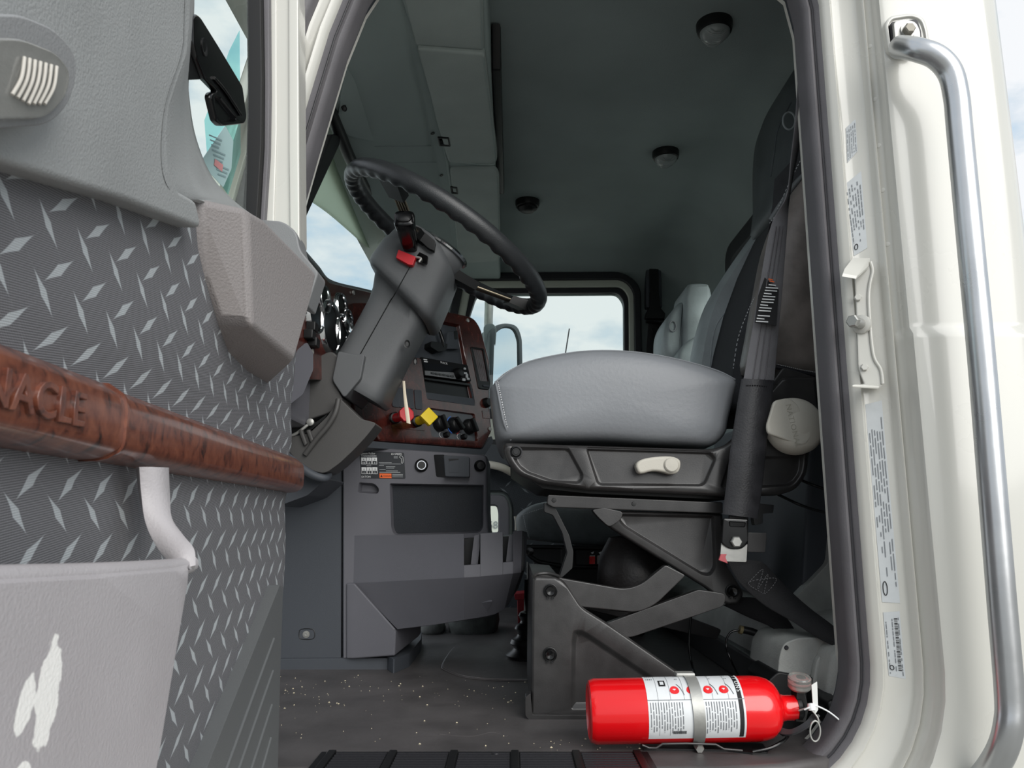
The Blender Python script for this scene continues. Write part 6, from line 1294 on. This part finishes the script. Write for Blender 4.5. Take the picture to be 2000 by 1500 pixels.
# ------------------------------------------------------------------ grab bar on the body side
gb_ = thing('grab_bar', 'long bent aluminium grab bar bolted to the cream cab side', 'grab bar', P(1960, 1400, 1.12))
GY = 1.105
tube('bar', [P(1757, 92, 1.155), P(1768, 93, 1.14), P(1795, 98, 1.115), P(1830, 112, GY), P(1856, 142, GY), P(1868, 190, GY), P(1874, 250, GY), P(1893, 450, GY), P(1917, 700, GY), P(1938, 950, GY), P(1957, 1180, GY), P(1972, 1360, GY), P(1970, 1420, GY), P(1956, 1468, 1.115), P(1930, 1510, 1.14), P(1905, 1535, 1.17)], 0.0185, ALU, gb_, seg=24, sub=8)
slab('gasket', atY(1.166), rp([(1740, 42, 6), (1792, 36, 8), (1800, 60, 4), (1802, 86, 4), (1746, 95, 4)], 4), 0, 0.012, RUBBERD, gb_, bevel=0.002)
fl_ = slab('flange', atY(1.160), rp([(1745, 42, 8), (1766, 36, 8), (1790, 42, 10), (1798, 60, 6), (1799, 84, 6), (1790, 100, 8), (1764, 98, 8), (1749, 84, 6)], 5), 0, 0.007, STEEL, gb_, bevel=0.002)
lathe('washer', [(0.013, 0), (0.013, 0.003), (0.0, 0.003)], P(1773, 60, 1.160), (0, -1, 0), STEEL, gb_, seg=24)
hexbolt('flange_bolt', P(1773, 60, 1.157), (0, -1, 0), 0.0095, 0.010, mat('bolt_zinc', (138, 134, 124), 0.5, metal=0.3), gb_)
# stamped recess ring in the body around the flange
wpn = plate('stamped_pad', atY(1.1715), rp([(1728, 46, 14), (1738, 30, 16), (1780, 24, 14), (1806, 32, 14), (1814, 60, 10), (1818, 96, 16), (1796, 108, 12), (1756, 112, 16), (1736, 100, 14)], 10, 5), [rp([(1734, 48, 12), (1742, 36, 14), (1780, 30, 12), (1800, 37, 12), (1808, 62, 10), (1811, 94, 14), (1792, 102, 12), (1758, 106, 14), (1741, 97, 12)], 10, 5)], PAINT, wl, thick=0.012, rec=0.004, edge=0.004, epx=3, wall=3)

# ------------------------------------------------------------------ striker bracket and stickers on the door jamb
stp = thing('striker_bracket', 'cream steel door striker bracket with bolts and pin on the jamb', 'door striker', P(1690, 760, 1.22))
JM = onplane(V((OX + 0.055, 1.212, 0.7)), V((-0.29, -0.957, 0)))
slab('back_plate', JM, rp([(1668, 520, 6), (1700, 508, 6), (1706, 530, 4), (1700, 560, 6), (1698, 590, 6), (1706, 690, 6), (1724, 730, 10), (1724, 754, 6), (1690, 756, 6), (1676, 720, 8), (1672, 600, 6)], 5), 0, 0.008, PAINT, stp, bevel=0.003)
prism('upper_lug', [JM(1664, 509, 0.0), JM(1698, 509, 0.0), JM(1696, 524, 0.0) , P(1672, 545, 1.17), P(1644, 540, 1.17), P(1648, 530, 1.175)], (0.002, 0.0, 0.005), PAINT, stp, bevel=0.002)
prism('lower_lug', [JM(1688, 755, 0.0), JM(1722, 757, 0.0), P(1716, 760, 1.185), P(1663, 757, 1.17)], (0.002, 0, 0.005), PAINT, stp, bevel=0.002)
tube('plate_rib', [JM(1700, 512, -0.001), JM(1704, 530, -0.001), JM(1698, 560, -0.001), JM(1697, 600, -0.001), JM(1705, 690, -0.001), JM(1720, 722, -0.001), JM(1724, 750, -0.001)], 0.0028, PAINT, stp)
for x, y in ((1675, 582), (1688, 718)): hexbolt('bolt', JM(x, y, -0.0), (-0.29, -0.957, 0), 0.006, 0.006, PAINT, stp)
sb0 = JM(1684, 634, 0.0); sdir_ = V((-0.75, -0.66, 0.0)).normalized()
lathe('pin_collar', [(0.0155, 0.0), (0.0155, 0.005), (0.012, 0.007), (0.0, 0.007)], sb0, sdir_, PAINT, stp, seg=24)
lathe('striker_pin', [(0.0088, 0.005), (0.0088, 0.020), (0.0075, 0.022), (0.0075, 0.030), (0.0, 0.030)], sb0, sdir_, STEEL, stp, seg=20)
hexbolt('pin_head', sb0 + sdir_ * 0.028, sdir_, 0.0105, 0.009, STEEL, stp)
def jamb_sticker(name, pts, label, nlines, heavy, logo):
    o = slab(name, onplane(V((OX + 0.062, 1.2262, 0.7)), V((-0.29, -0.957, 0))), pts, 0, 0.0006, SILVERL, wl, bevel=0); tag(o, label)
    M2 = onplane(V((OX + 0.062, 1.2252, 0.7)), V((-0.29, -0.957, 0)))
    (ax, ay), (bx2, by), (cx_, cy_), (dx, dy) = [V(p) for p in (pts[0], pts[1], pts[2], pts[3])]
    def uv(u, v): a = V((ax, ay)).lerp(V((bx2, by)), u); b = V((dx, dy)).lerp(V((cx_, cy_)), u); p = a.lerp(b, v); return M2(p.x, p.y)
    qs = []
    for i in range(nlines):
        u = 0.12 + 0.76 * i / max(1, nlines - 1); v0 = 0.06 + 0.1 * random.random(); end = random.uniform(0.6, 0.95) if not heavy else 0.96
        while v0 < end:
            v1 = min(end, v0 + random.uniform(0.02, 0.09)); w_ = 0.022
            qs.append([uv(u - w_, v0), uv(u + w_, v0), uv(u + w_, v1), uv(u - w_, v1)]); v0 = v1 + random.choice([0.01, 0.01, 0.05])
    quads('sticker_print', qs, GREYINK, o)
    if logo:
        tube('sticker_logo', [uv(0.24 + 0.12 * math.cos(a), logo + 0.035 * math.sin(a)) for a in [q * math.pi / 5 for q in range(10)]], 0.0006, INK, o, seg=5, sub=2, closed=True)
    return o, uv
jamb_sticker('jamb_sticker', [(1652, 250), (1671, 232), (1675, 295), (1655, 318)], 'torn silver label at the top of the jamb', 5, True, 0)
jamb_sticker('jamb_sticker', [(1648, 362), (1682, 334), (1694, 484), (1668, 500)], 'silver emission label above the striker bracket', 6, False, 0.9)
o_, uv_ = jamb_sticker('jamb_sticker', [(1690, 790), (1722, 782), (1758, 1178), (1723, 1176)], 'long silver certification label below the striker bracket', 6, False, 0.93)
o_, uv_ = jamb_sticker('jamb_sticker', [(1725, 1196), (1757, 1194), (1769, 1326), (1736, 1320)], 'silver barcode label at the foot of the jamb', 3, True, 0.86)
quads('barcode', [[uv_(0.62, 0.1 + 0.8 * i / 34), uv_(0.82, 0.1 + 0.8 * i / 34), uv_(0.82, 0.1 + 0.8 * i / 34 + (0.008 if i % 3 else 0.015)), uv_(0.62, 0.1 + 0.8 * i / 34 + (0.008 if i % 3 else 0.015))] for i in range(34)], INK, o_)
